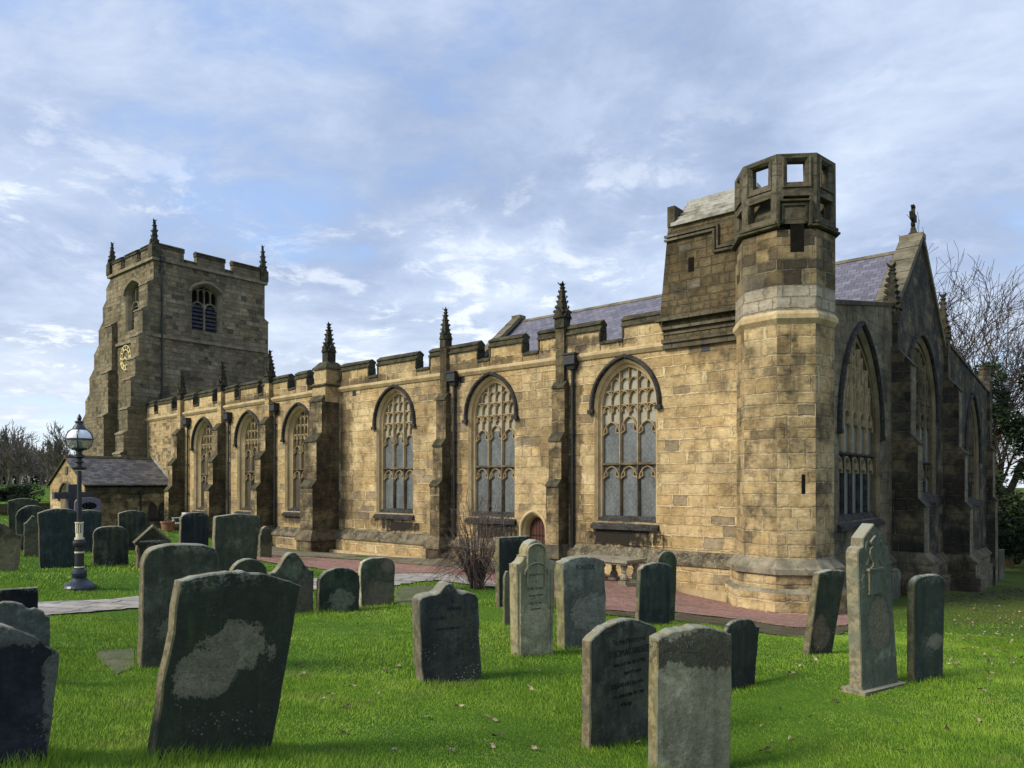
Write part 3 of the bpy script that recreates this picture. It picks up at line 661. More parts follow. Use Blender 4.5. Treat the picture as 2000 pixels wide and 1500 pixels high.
mb.box(cx - .56, cx + .56, -.8, .38, 5.46, 5.54, mat=1)
r0 = [(cx - .56, -.8, 5.541), (cx + .56, -.8, 5.541), (cx + .56, .38, 5.541), (cx - .56, .38, 5.541)]; r1 = [(cx - .3, -.52, 5.86), (cx + .3, -.52, 5.86), (cx + .3, .08, 5.86), (cx - .3, .08, 5.86)]
mb.strip(r0, r1, 1, True); mb.face(r1, 1)
part(mb, 'buttress_head', [M['wall'], M['cap']])
pinnacle((cx, -.22), 5.86, 1.95, .56, shaft=.3)
for px, top_ in ((361, 350), (441, 430), (535, 520)):
    cx = U(px) - .3; wd = .56; s_ = SZ(cx)
    buttress(fS, cx, wd, [(-.15 + s_, 1.0), (1.45 + s_, .78), (3.3 + s_, .5)], ZB, top=0.2)
    lower_plinth(cx, wd, 1.0)
    mb = MB(); mb.box(cx - .2, cx + .2, -.24, .15, 3.4 + s_, 5.45 + s_); part(mb, 'pinnacle_shaft', M['wall'])
    pinnacle((cx, -0.05), 5.45 + s_, 1.75, .5)
# downpipes and hoppers
pipe(0, 4.05, -3.3, u=U(887, -.09)); pipe(0, 4.12, -3.4, u=U(1118, -.09))
for px, py in ((366, 828), (446, 818), (537, 801)):
    u_ = U(px, -.1); pipe(0, Z(py, u_, -.1) - .2, -3.2, u=u_)

# --- stair house and octagonal turret
TW = math.radians(-100)                                           # direction of the sunniest turret face, in church axes
tu, tv, R1 = 9.50, -0.02, 1.36
def octa(r, z, c=None): return [(tu + r * math.cos(TW - R(22.5) + k * R(45)), tv + r * math.sin(TW - R(22.5) + k * R(45)), z) for k in range(8)]
mb = MB()
def ostage(prof, mats):
    for i in range(len(prof) - 1): mb.strip(octa(*prof[i]), octa(*prof[i + 1]), mats[i], True)
ostage([(R1 + .34, -5.0), (R1 + .34, -3.02), (R1 + .30, -2.95), (R1 + .20, -2.9), (R1 + .20, -2.55), (R1 + .30, -2.50), (R1 + .30, -2.36), (R1, -2.08), (R1, 4.45), (R1 + .11, 4.58), (R1 + .11, 4.70)], [0, 2, 2, 0, 2, 2, 2, 0, 1, 1])
tur = part(mb, 'stair_turret', [M['turret'], M['trim'], M['offset']])
mb = MB()
ostage([(R1 + .11, 4.701), (R1 + .03, 4.81), (R1 + .03, 5.52), (R1 + .03, 7.05)], [1, 2, 0])
mb.face(octa(R1 + .02, 7.03), 0)
mb.build('turret_upper_stage', [M['turret_top'], M['trim'], M['turret_pale']], tur)
def ofr(k, r):                                                    # frame of turret face k: x along the face, d inwards
    a = TW + k * R(45); ap = r * math.cos(R(22.5)); ca, sa = math.cos(a), math.sin(a)
    return lambda x, z, d: (tu + (ap - d) * ca - x * sa, tv + (ap - d) * sa + x * ca, z)
side = 2 * R1 * math.sin(R(22.5))
# string with a label over the doorway of face 1
mb = MB()
for k in range(8):
    f = ofr(k, R1 + .03); h = side / 2 + .02
    pts = [(-h - .05, 7.13), (h + .05, 7.13)]
    if k == 1: pts = [(-h - .05, 7.13), (-.44, 7.13), (-.5, 7.72), (.36, 7.72), (.36, 7.13), (h + .05, 7.13)]
    for off in (0.0, 0.11):
        q = [(x, z + off) for x, z in pts] if k != 1 else [(pts[0][0], 7.13 + off), (-.5 + off, 7.13 + off), (-.5 + off, 7.72 - off + .11), (.36 - off, 7.72 - off + .11), (.36 - off, 7.13 + off), (pts[-1][0], 7.13 + off)]
        for i in range(len(q) - 1): mb.bar([q[i], q[i + 1]], .10, f, -.12 + off * .5, 0.05, 0, .5)
mb.wear(.012).build('turret_string_course', M['cap'], tur)
# crown of the turret: two rows of square openings
mb = MB(); Rc = R1 + .05; zc0, zc1 = 7.20, 9.14
for k in range(8):
    f = ofr(k, Rc); h = Rc * math.sin(R(22.5)); ti = .26; hi_ = (Rc * math.cos(R(22.5)) - ti) * math.tan(R(22.5))
    hw = h * .60
    z1a, z1b, z2a, z2b = 7.42, 7.98, 8.38, 8.96
    if k == 1: z1a = 7.84
    hl = [[(-hw, z1a), (-hw, z1b), (hw, z1b), (hw, z1a)], [(-hw * .76, z2a), (-hw * .76, z2b), (hw * .76, z2b), (hw * .76, z2a)]]
    big = [[(-hw * 1.12, z1a), (-hw * 1.12, z1b), (hw * 1.12, z1b), (hw * 1.12, z1a)], [(-hw * 1.0, z2a - .1), (-hw * 1.0, z2b + .06), (hw * 1.0, z2b + .06), (hw * 1.0, z2a - .1)]]
    mb.panel([(-h, zc0), (-h, zc1), (h, zc1), (h, zc0)], big, f, 0, 0)
    for A, B in zip(big, hl): mb.strip([f(x, z, 0) for x, z in A], [f(x, z, .07) for x, z in B], 0, True)
    inn = [[(max(min(x, hi_ - .03), -hi_ + .03), z) for x, z in q] for q in hl]
    for A, B in zip(hl, inn): mb.strip([f(x, z, .07) for x, z in A], [f(x, z, ti) for x, z in B], 0, True)
    mb.panel([(-hi_, zc0), (-hi_, zc1), (hi_, zc1), (hi_, zc0)], inn, f, 0, ti)
    mb.face([f(-h, zc1, 0), f(h, zc1, 0), f(hi_, zc1, ti), f(-hi_, zc1, ti)], 0)
    mb.bar([(-hw * 1.14, z2b + .07), (-hw * 1.14, z2a - .16), (hw * 1.14, z2a - .16), (hw * 1.14, z2b + .07)], .07, f, -.04, .03, 0, .5)
cr = mb.wear(.028).build('turret_crown', M['crown'], tur)
mb = MB()
mb.strip(octa(Rc - .29, 7.16), octa(Rc - .27, 7.62), 0, True); mb.strip(octa(Rc - .27, 7.62), octa(Rc - .7, 8.25), 0, True); mb.face(octa(Rc - .7, 8.25), 0)
mb.lathe([(.55, 8.20), (.50, 8.45), (.36, 8.66), (0.01, 8.74)], (tu + .1, tv + .3, 0), 12)
mb.build('turret_cap_stone', M['cap'], tur)
# flat dark sheets on the turret faces, painting the shade of its openings
f1 = ofr(1, R1 + .03)
mb = MB(); mb.panel([(-.17, 6.42), (-.17, 7.22), (.20, 7.22), (.20, 6.42)], [], f1, 0, -.006)
mb.build('turret_doorway_shade', M['dark'], tur)
mb = MB(); f1b = ofr(1, R1)
mb.panel([(.14, -.28), (.14, .26), (.24, .26), (.24, -.28)], [], f1b, 0, -.006)
mb.build('turret_slit_shade', M['dark'], tur)
# stair house west of the turret
bu0, bu1 = U(1290), tu - .6; bz0, bz1 = 4.72, 8.32
mb = MB(); vb = 2.35
lean = lambda x, y, z: (x + (0.0 if x > bu0 + .5 else (z - bz0) * 0.10), y, z)
mb.box(bu0, bu1, -.16, vb, 5.32, bz1, fr=lean)
mb.box(bu0 + .18, bu1, -.06, vb, bz0, 5.32)
sh = part(mb, 'stair_house', M['cap_house'])
mb = MB()
for z, p, hh in ((5.29, .27, .10), (5.02, .16, .09), (4.86, .10, .07)): mb.box(bu0 - .05 if z > 5.2 else bu0 + .12, bu1, -p, -.061 if z < 5.2 else -.161, z, z + hh)
mb.box(bu0 - .06, bu0 + .02, -.27, vb, 5.29, 5.39)
mb.box(5.55, uR, -.20, -.005, 4.58, 4.70); mb.box(5.55, uR, -.13, -.004, 4.40, 4.578)
mb.build('corbel_course', M['crown'], sh); mb = MB()
xk = U(1405, -.16)
for off in (0, .12):
    mb.box(bu0 + .26, xk - off, -.25, -.162, 7.98 - off, 8.05 - off); mb.box(xk - off - .07, xk - off, -.25, -.162, 7.30 - off, 7.979 - off); mb.box(xk - off, bu1, -.25, -.162, 7.30 - off, 7.37 - off)
mb.wear(.015).build('label_string', M['crown'], sh)
mb = MB(); rv, rz = 1.08, 9.38
a, b = bu0 + .5, tu - 1.2
roofp = [(-.26, bz1 - .01), (-.26, bz1 + .1), (rv - .12, rz), (rv + .12, rz), (vb + .1, bz1 + .1), (vb + .1, bz1 - .01)]
mb.extrude(roofp, a, b, lambda t, p, q: (t, p, q)); mb.box(a - .02, b, rv - .16, rv + .16, rz - .04, rz + .09)
for k in range(1, 5): 
    kk = k / 5; mb.box(a + .01, b, -.26 + (rv + .14) * kk - .02, -.26 + (rv + .14) * kk + .05, bz1 + .1 + (rz - bz1 - .1) * kk - .06, bz1 + .1 + (rz - bz1 - .1) * kk + .035)
mb.wear(.03).build('stone_roof', M['cap_pale'], sh)
mb = MB(); mb.box(bu0 + .36, bu0 + .62, -.2, .4, bz1, bz1 + .66); mb.extrude([(-.2, bz1), (vb, bz1), (rv, rz - .1)], bu0 + .40, bu0 + .56, lambda t, p, q: (t, p, q)); mb.build('verge_stone', M['cap'], sh)
us_ = U(1350, -.16); mb = MB(); mb.box(us_ - .10, us_ + .10, -.166, .1, Z(533, us_), Z(505, us_)); mb.build('slit_window_shade', M['dark'], sh)  # dark block in the solid wall face paints the shade of a slit

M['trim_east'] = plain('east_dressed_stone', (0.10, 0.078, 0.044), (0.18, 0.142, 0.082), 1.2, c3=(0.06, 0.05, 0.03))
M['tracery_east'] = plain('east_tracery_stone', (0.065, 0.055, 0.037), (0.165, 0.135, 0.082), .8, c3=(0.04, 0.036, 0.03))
# --- east end: aisle, chancel gable, north aisle
zb2 = -8.0
f = fE(uE)
h1 = window(3.75, 2.3, -1.15, 1.75, 3.3, f, 5, ('glass_east', 'glass_pale'), d_in=.12, zt=.95, zh=2.2, style='inter', name='east_window', a_in=2.12, mats=('trim_east', 'tracery', 'sill', 'sill'))
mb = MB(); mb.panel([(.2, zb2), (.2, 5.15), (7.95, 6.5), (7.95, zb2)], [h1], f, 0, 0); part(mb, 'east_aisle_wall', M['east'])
mb = MB(); mb.extrude([(-.06, 0), (-.06, .12), (.2, .2), (.4, 0)], 0, 1, lambda t, p, q: (uE - p, .2 + 7.75 * t, 5.15 + 1.35 * t + q)); part(mb, 'aisle_coping', M['cap'])
h2 = window(12.25, 2.85, -.55, 2.95, 3.05, f, 5, ('glass_east', 'glass_pale'), d_in=.12, zt=.9, zh=2.9, tr=1.25, name='chancel_window', a_in=2.65, mats=('trim_east', 'tracery_east', 'sill', 'sill'))
gl, gr, ga, gz = 7.95, 16.9, 12.3, 10.07
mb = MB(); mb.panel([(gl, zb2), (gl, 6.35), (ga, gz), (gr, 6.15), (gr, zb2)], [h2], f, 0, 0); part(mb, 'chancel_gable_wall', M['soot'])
h3 = window(24.2, 2.15, -.9, 1.4, 3.3, f, 4, ('glass_east', 'glass_pale'), d_in=.12, zt=.6, zh=1.9, style='inter', name='north_aisle_window', mats=('trim_east', 'tracery_east', 'sill', 'sill'))
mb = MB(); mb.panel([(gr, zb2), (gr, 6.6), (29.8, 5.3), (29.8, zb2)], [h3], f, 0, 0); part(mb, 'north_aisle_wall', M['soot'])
mb = MB(); mb.extrude([(-.06, 0), (-.06, .12), (.2, .2), (.4, 0)], 0, 1, lambda t, p, q: (uE - p, gr + (29.8 - gr) * t, 6.6 - 1.3 * t + q)); part(mb, 'aisle_coping', M['cap'])
def gable_coping(u0, u1, nm='gable_coping', za=gz, l=gl, r=gr, a=ga, zl=6.35, zr=6.15, th=.2):
    mb = MB()
    for (va, z_a), (vb_, z_b) in (((l - .25, zl - .28), (a, za)), ((r + .25, zr - .28), (a, za))):
        n = 6
        for i in range(n):
            k0, k1 = i / n, (i + .985) / n
            p0 = (va + (vb_ - va) * k0, z_a + (z_b - z_a) * k0); p1 = (va + (vb_ - va) * k1, z_a + (z_b - z_a) * k1)
            l0 = math.hypot(vb_ - va, z_b - z_a); nx, nz = -(z_b - z_a) / l0, (vb_ - va) / l0
            if nz < 0: nx, nz = -nx, -nz
            pl_ = [p0, p1, (p1[0] + nx * th, p1[1] + nz * th), (p0[0] + nx * (th + .02), p0[1] + nz * (th + .02))]
            mb.extrude(pl_, u0, u1, lambda t, p, q: (t, p, q))
    mb.box(u0 - .02, u1 + .02, a - .28, a + .28, za + .0, za + .20)
    return part(mb, nm, M['cap_stone'])
M['cap_stone'] = plain('gable_coping_stone', (0.095, 0.083, 0.055), (0.185, 0.16, 0.11), 1.3, c3=(0.10, 0.10, 0.05), bumpd=.012)
gable_coping(uE - .75, uE + .10)
# cross on the gable
mb = MB(); ux = uE - .3; z0_ = gz + .20
mb.lathe([(.26, 0), (.26, .1), (.17, .2), (.13, .3), (.13, .42)], (ux, ga, z0_), 8)
mb.box(ux - .08, ux + .08, ga - .09, ga + .09, z0_ + .4, z0_ + 1.62); mb.box(ux - .08, ux + .08, ga - .42, ga + .42, z0_ + .98, z0_ + 1.16)
for y_, z_ in ((-.42, 1.07), (.42, 1.07), (0, 1.66), (0, .62)):
    for s_ in (-1, 1):
        if z_ in (1.66, .62): mb.box(ux - .075, ux + .075, ga - .19, ga + .19, z0_ + z_ - .07, z0_ + z_ + .06)
        else: mb.box(ux - .075, ux + .075, ga + y_ - .06, ga + y_ + .07, z0_ + z_ - .2, z0_ + z_ + .2)
mb.box(ux - .075, ux + .075, ga - .24, ga + .24, z0_ + .84, z0_ + .95); mb.box(ux - .075, ux + .075, ga - .24, ga + .24, z0_ + 1.2, z0_ + 1.31)
mb.v = [(ux + (x - ux) * .8, ga + (y - ga) * .8, z0_ + (z - z0_) * .72) for x, y, z in mb.v]; mb.wear(.007, 3.0)
part(mb, 'gable_cross', M['pinnacle'])
# chancel roof with its western gable
u1r, u2r = uE - .74, -10.9
mb = MB(); rz_ = gz - .36
sl = (gz - 6.35) / (ga - gl); ev = 6.9
for va in (ga - ev + 1.2, ga + ev - 1.2):
    ze = rz_ - abs(va - ga) * sl
    mb.face([(u2r, va, ze), (u1r, va, ze), (u1r, ga, rz_), (u2r, ga, rz_)], 0)
rf_ = part(mb, 'chancel_roof', M['slate'])
mb = MB(); mb.extrude([(-.16, -.1), (0, .07), (.16, -.1)], u2r, u1r, lambda t, p, q: (t, ga + p, rz_ + q)); mb.build('ridge_tiles', M['cap_stone'], rf_)
gable_coping(u2r - .35, u2r + .25, 'gable_coping', gz - .22)
mb = MB(); mb.panel([(gl - .4, 3.0), (gl - .4, 6.0), (ga, gz - .1), (gr + .4, 6.0), (gr + .4, 3.0)], [], fE(u2r), 0, 0); part(mb, 'west_gable_wall', M['tower'])
mb = MB()                                                         # lead aisle and nave roofs behind the parapet
mb.face([(ut, .34, 4.3), (uE - .4, .34, 4.75), (uE - .4, 8.3, 6.2), (ut, 8.3, 4.55)], 0); mb.face([(ut, 8.3, 4.55), (u2r, 8.3, 4.55), (u2r, 17, 4.55), (ut, 17, 4.55)], 0)
mb.face([(u2r, 16.4, 6.0), (uE - .4, 16.4, 6.3), (uE - .4, 29.8, 5.1), (u2r, 29.8, 5.1)], 0)
part(mb, 'lead_roof', M['lead'])
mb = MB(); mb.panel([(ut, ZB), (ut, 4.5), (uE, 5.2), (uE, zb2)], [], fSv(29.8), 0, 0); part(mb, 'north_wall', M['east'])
# east buttresses
def ebut(cv, wd, st, pin, zt_):
    buttress(f, cv, wd, st, zb2, mats=('east', 'soot', 'cap'), top=.15)
    if pin: 
        mb = MB(); mb.box(uE - .35, uE + .18, cv - .3, cv + .3, st[-1][0] - .1, zt_); part(mb, 'pinnacle_shaft', M['soot'])
        pinnacle((uE - .08, cv), zt_, pin, .62, shaft=.12, crock=6)
ebut(8.0, .8, [(-.75, 1.05), (1.5, .85), (4.35, .62)], 1.85, 6.25)
ebut(17.1, .8, [(-1.05, 1.05), (1.4, .85), (4.3, .62)], 2.3, 6.5)
ebut(29.4, 1.0, [(-.9, .45), (2.0, .32)], 0, 0)
mb = MB(); mb.box(uE - .55, uE + .15, 29.2, 30.0, 1.6, 5.9); mb.lathe([(.42, 5.9), (.46, 6.0), (.40, 6.2), (.3, 6.35), (.26, 6.7), (.31, 6.75), (.31, 6.85)], (uE - .2, 29.6, 0), 8); part(mb, 'corner_turret', M['soot'])
mb = MB(); mb.box(uE - .6, uE + .1, 29.81, 31.0, zb2, 1.4); part(mb, 'north_buttress', M['east'])
mb = MB()                                                         # plinths of the east end step down with the ground
for va, vb_, z_ in ((.2, 8.4, -2.5), (8.0, 17.5, -3.2), (17.1, 29.9, -3.75)):
    mb.extrude([(0, zb2), (-.34, zb2), (-.34, z_ - .95), (-.40, z_ - .92), (-.22, z_ - .82), (-.22, z_ - .32), (-.29, z_ - .3), (-.29, z_ - .22), (0, z_ + .1)], va, vb_, lambda t, p, q: (uE - p, t, q), [None, 0, 1, 1, 0, 1, 1, 1, None], cap=0)
for cv, z_ in ((8.0, -2.55), (17.1, -3.3)):
    mb.extrude([(0, zb2), (-1.5, zb2), (-1.5, z_ - .95), (-1.58, z_ - .92), (-1.3, z_ - .8), (-1.3, z_ - .32), (-1.37, z_ - .28), (-1.37, z_ - .2), (-1.0, z_ + .12), (0, z_ + .12)], cv - .6, cv + .6, lambda t, p, q: (uE - p, t, q), [None, 0, 1, 1, 0, 1, 1, 1, 1, None], cap=0)
part(mb, 'east_plinth', [M['east'], M['trim_dark']])

# --- west tower
tw = MB(); fT = fE(ut); fTs = fSv(v0)
zt0 = 15.02; zs1 = 9.92
vb0, vb1 = Vv(374, ut), Vv(434, ut)
def belfry(cx, a, fr, nm):
    z0, zs, r = 10.72, 13.35, .75
    hole = arch(cx, a, z0, zs, r)
    mb = MB(); o2 = arch(cx, a * .84, z0 + .05, zs, r * .8); o3 = arch(cx, a * .82, z0 + .05, zs, r * .78)
    P0, P1, P2, P3 = ([fr(x, z, d) for x, z in o] for o, d in ((hole, 0), (arch(cx, a * .93, z0 + .02, zs, r * .92), .12), (o2, .35), (o3, .75)))
    mb.strip(P0, P1); mb.strip(P1, P2); mb.strip(P2, P3)
    ai = a * .82; top = lambda x: zs + archz(x, ai, r * .78)
    mb.bar([(cx, z0), (cx, 12.75)], .15, fr, .34, .55)
    for sg in (-1, 1):
        hw = ai / 2; xm = cx + sg * hw
        for s2 in (-1, 1): mb.bar([(xm + s2 * (hw - .03) * math.cos(k * .196), 12.35 + .45 * math.sin(k * .196)) for k in range(9)], .13, fr, .34, .55)
    for i in range(-2, 3):
        x = i * ai / 2
        if abs(i) < 2: mb.bar([(cx + x, 12.75), (cx + x, top(x))], .09, fr, .36, .55)
    for i in range(4):
        xm = -ai + (i + .5) * ai / 2
        for s2 in (-1, 1): mb.bar([(cx + xm + s2 * (ai / 4 - .02) * math.cos(k * .314), min(13.45 + .3 * math.sin(k * .314), top(xm))) for k in range(6)], .07, fr, .38, .55)
    for sg in (-1, 1):                                            # solid spandrels between heads and tracery
        pass
    w_ = part(mb, nm, M['tower_trim'])
    l = MB()
    for sg in (-1, 1):
        x0, x1 = (cx - ai, cx - .06) if sg < 0 else (cx + .06, cx + ai)
        for k in range(7):
            zz_ = z0 + .1 + k * .28
            l.face([fr(x0, zz_ - .05, .40), fr(x1, zz_ - .05, .40), fr(x1, zz_ + .20, .62), fr(x0, zz_ + .20, .62)])
            l.face([fr(x0, zz_ - .05, .40), fr(x1, zz_ - .05, .40), fr(x1, zz_ - .08, .42), fr(x0, zz_ - .08, .42)])
    l.build('louvre', M['louvre'], w_)
    d = MB(); d.panel(arch(cx, ai, z0, zs, r * .78), [], fr, 0, .66); d.build('opening_shade', M['dark'], w_)  # dark sheet behind the louvres, belfry shade put into its colour
    h_ = MB(); h_.bar(arch(cx, a + .12, zs - .05, zs, r * 1.12), .2, fr, -.13, 0, 0, .5); h_.build('hood_mould', M['tower_trim'], w_)
    return hole
M['tower_trim'] = plain('tower_dressed_stone', (0.14, 0.12, 0.08), (0.25, 0.21, 0.14), 1.6, c3=(0.08, 0.075, 0.05))
hb = belfry((vb0 + vb1) / 2, (vb1 - vb0) / 2, fT, 'belfry_window')
us0, us1 = U(245, v0), U(274, v0)
hb2 = belfry((us0 + us1) / 2 + .1, (us1 - us0) / 2 + .1, fTs, 'belfry_window')
tw.panel([(v0, ZB), (v0, zt0), (vn, zt0), (vn, ZB)], [hb], fT, 0, 0)
tw.panel([(uw, ZB), (uw, zt0), (ut, zt0), (ut, ZB)], [hb2], fTs, 0, 0)
tw.face([(uw, v0, ZB), (uw, v0, zt0), (uw, vn, zt0), (uw, vn, ZB)]); tw.face([(uw, vn, ZB), (uw, vn, zt0), (ut, vn, zt0), (ut, vn, ZB)])
tower = part(tw, 'west_tower', M['tower'])
def tsub(mb, nm, m_): return mb.build(nm, m_, tower)
mb = MB()
for z, p, h in ((zt0 - .06, .16, .2), (zs1 - .1, .14, .2)):
    mb = MB()
    for (a, b, c, d) in ((uw - p, ut + p, v0 - p, v0 + .02), (uw - p, ut + p, vn - .02, vn + p), (ut - .02, ut + p, v0 + .021, vn - .021), (uw - p, uw + .02, v0 + .021, vn - .021)):
        mb.box(a, b, c, d, z, z + h)
    tsub(mb, 'string_course', M['tower_trim'])
# tower parapet
par = MB(); cap = MB(); T2 = .4
def run(fr, L, pattern):
    for x0, x1, hi in pattern:
        z1 = zt0 + (.85 if hi else .30)
        par.box(x0, x1, 0, T2, zt0 + .141, z1, fr=lambda x, y, z: fr(x, z, y))
        pr_ = [(p, q * 1.05 + z1) for p, q in coping_profile(T2)] if hi else [(-.06, z1), (-.06, z1 + .08), (T2 * .5, z1 + .2), (T2 + .06, z1 + .08), (T2 + .06, z1)]
        e = .05 if hi else 0
        cap.extrude(pr_, x0 - e, x1 + e, lambda t, p, q: fr(t, q, p))
vE = [Vv(p, ut) for p in (300, 359, 384, 439, 455, 505)]; vE[0] = v0 + .41; vE[-1] = vn - .41
run(fE(ut + .02), 0, [(vE[0], vE[1], 1), (vE[1] + .051, vE[2] - .051, 0), (vE[2], vE[3], 1), (vE[3] + .051, vE[4] - .051, 0), (vE[4], vE[5], 1)])
L_ = ut - uw
run(fSv(v0 - .02), 0, [(uw, uw + 1.9, 1), (uw + 1.951, uw + 2.6, 0), (uw + 2.65, uw + 4.5, 1), (uw + 4.551, uw + 5.15, 0), (uw + 5.2, ut, 1)])
run(lambda x, z, d: (x, vn + .02 - d, z), 0, [(uw, uw + 1.9, 1), (uw + 1.951, uw + 2.6, 0), (uw + 2.65, uw + 4.5, 1), (uw + 4.551, uw + 5.15, 0), (uw + 5.2, ut, 1)])
run(lambda x, z, d: (uw - .02 + d, x, z), 0, [(vE[0], vE[1], 1), (vE[1] + .051, vE[2] - .051, 0), (vE[2], vE[3], 1), (vE[3] + .051, vE[4] - .051, 0), (vE[4], vE[5], 1)])
tsub(par, 'tower_parapet', M['tower']); tsub(cap, 'tower_coping', M['cap'])
for (x, y, h) in ((ut - .1, v0 + .1, 2.1), (ut - .1, vn - .1, 2.3), (uw + .1, v0 + .1, 2.0), (uw + .1, vn - .1, 2.1)):
    mb = MB(); mb.box(x - .3, x + .3, y - .3, y + .3, zt0 + .141, zt0 + .95); tsub(mb, 'pinnacle_base', M['cap'])
    pinnacle((x, y), zt0 + .9, h - .3, .54, parent=tower, shaft=.08, crock=4)
mb = MB(); mb.face([(uw, v0, zt0 + .1), (ut, v0, zt0 + .1), (ut, vn, zt0 + .1), (uw, vn, zt0 + .1)]); tsub(mb, 'tower_roof', M['lead'])
# stepped buttresses of the tower (south-east one projects south, flush with the east face)
def steps(pl_, mapf, w0, w1, nm, mats=('tower', 'tower', 'tower_trim')):
    """pl_: list of (z_top, projection) from the ground up"""
    prof = [(.06, ZB), (-pl_[0][1], ZB)]; edge = [None]
    for i, (zt_, p) in enumerate(pl_):
        nx_ = pl_[i + 1][1] if i + 1 < len(pl_) else 0.0
        prof += [(-p, zt_ - .08), (-p - .06, zt_ - .08), (-p - .06, zt_), (-nx_, zt_ + (p - nx_) * .75)]; edge += [0, 2, 2, 2]
    prof.append((.06, prof[-1][1])); edge += [None, None]
    edge = edge[:len(prof)]
    mb = MB(); mb.extrude(prof, w0, w1, lambda t, p, q: mapf(t, p, q), edge, cap=1)
    mb.build(nm, [M[m] for m in mats], tower)
def pv(px): return v0 - Vv(px, ut)
sb = [(2.0, pv(236)), (3.3, pv(241)), (4.95, pv(249)), (6.9, pv(255)), (8.3, pv(264)), (9.85, pv(271)), (11.6, pv(278)), (13.4, pv(288))]
steps(sb, lambda t, p, q: (t, v0 + p, q), ut - 1.25, ut + .012, 'tower_buttress')
def pu(px): return uw - U(px, v0)
wb = [(4.85, pu(160)), (6.3, pu(167)), (8.0, pu(175)), (9.7, pu(184)), (11.4, pu(193)), (13.0, pu(201)), (14.3, pu(208))]
wb = [(z, max(p, .12)) for z, p in wb]
steps(wb, lambda t, p, q: (uw + p, t, q), v0 - .012, v0 + 1.2, 'tower_buttress')
steps([(8.9, .75), (12.2, .28)], lambda t, p, q: (t, vn - p, q), ut - 1.2, ut + .01, 'tower_buttress')
steps([(4.85, .9), (8.0, .6), (11.4, .35)], lambda t, p, q: (t, v0 + p, q), uw - .01, uw + 1.2, 'tower_buttress')
# clock: a gilded skeleton dial
cu, czz = U(247.5, v0), Z(699, U(247.5, v0), v0)
mb = MB(); dk = MB()
circ = lambda r, n=40: [(cu + r * math.cos(2 * math.pi * k / n), czz + r * math.sin(2 * math.pi * k / n)) for k in range(n + 1)]
for r_ in (.86, .56): mb.bar(circ(r_), .05, fTs, -.10, -.05, 0, .9)
for k in range(12):
    a = math.pi / 6 * k; nb = (1, 1, 2, 3, 2, 1, 2, 3, 3, 2, 1, 2)[k]
    for j in range(nb):
        a2 = a + (j - (nb - 1) / 2) * .11
        mb.bar([(cu + .60 * math.sin(a2), czz + .60 * math.cos(a2)), (cu + .83 * math.sin(a2), czz + .83 * math.cos(a2))], .06, fTs, -.10, -.05, 0, .9)
clk = mb.build('clock_dial', M['gold'], tower)
mb = MB()
for ang, l, w_ in ((R(255), .5, .07), (R(120), .36, .09)):
    mb.bar([(cu - .1 * math.sin(ang), czz - .1 * math.cos(ang)), (cu + l * math.sin(ang), czz + l * math.cos(ang))], w_, fTs, -.13, -.105, 0, .9)
mb.build('clock_hands', M['gold'], tower)
mb = MB(); vp = Vv(315, ut); mb.tube([(ut + .13, vp, 4.0), (ut + .13, vp, zt0)], .07, 8)
for z in (14.6, 12.4, 10.2, 8.0, 6.0): mb.tube([(ut + .13, vp, z), (ut + .13, vp, z + .14)], .10, 8)
mb.box(ut + .005, ut + .28, vp - .16, vp + .16, zt0 - .1, zt0 + .25); tsub(mb, 'tower_downpipe', M['iron'])
mb = MB(); vs = Vv(432, ut); mb.panel([(vs - .18, 6.3), (vs - .18, 7.4), (vs + .18, 7.4), (vs + .18, 6.3)], [], fT, 0, -.006); tsub(mb, 'tower_slit', M['lead'])

# --- south porch
up = U(335); vf = Vv(165, up); upw = U(98, vf); um = (up + upw) / 2
ze, zr = -.05, 1.52; zpb = -4.2
fP = fSv(vf)
ph = [(um + x, z) for x, z in [(-1.0, zpb)] + [(-1.0 * math.cos(k * math.pi / 16), -1.05 + 1.0 * math.sin(k * math.pi / 16)) for k in range(17)] + [(1.0, zpb)]]
mb = MB(); mb.panel([(upw, zpb), (upw, ze), (um, zr), (up, ze), (up, zpb)], [ph], fP, 0, 0)
q1 = [(um + (x - um) * .86, z - (.02 if z > zpb else 0)) for x, z in ph]; q2 = [(um + (x - um) * .74, -1.05 + (z + 1.05) * .82 if z > -1.05 else z) for x, z in ph]
mb.strip([fP(x, z, 0) for x, z in ph], [fP(x, z, .2) for x, z in q1], 2); mb.strip([fP(x, z, .2) for x, z in q1], [fP(x, z, .45) for x, z in q2], 2)
wl = []
fPe = fE(up)
for c in (-1.18, -.55):
    wl.append(arch(c, .26, -2.1, -1.55, .4, 6))
mb.panel([(vf, zpb), (vf, ze - .2), (0, ze - .2), (0, zpb)], wl, fPe, 1, 0)
mb.face([(upw, vf, zpb), (upw, vf, ze), (upw, 0, ze), (upw, 0, zpb)], 1)
porch = part(mb, 'south_porch', [M['wall'], M['butt'], M['trim']])  # east side takes the darker stained stone, partly to paint in its shade
for c in (-1.18, -.55):
    g = MB(); g.panel(arch(c, .26, -2.1, -1.55, .4, 6), [], fPe, 0, .12); g.build('porch_pane', M['glass_brown'], porch)
    g = MB(); g.strip([fPe(x, z, 0) for x, z in arch(c, .26, -2.1, -1.55, .4, 6)], [fPe(x, z, .12) for x, z in arch(c, .26, -2.1, -1.55, .4, 6)]); g.build('porch_window_jamb', M['trim_dark'], porch)
mb = MB(); mb.box(up - .05, up + .09, -1.6, -.15, -2.3, -2.1); mb.build('porch_sill', M['sill'], porch)
mb = MB(); mb.panel([(x, z) for x, z in q2], [], fP, 0, .5); dr = mb.build('porch_door', M['wood'], porch)
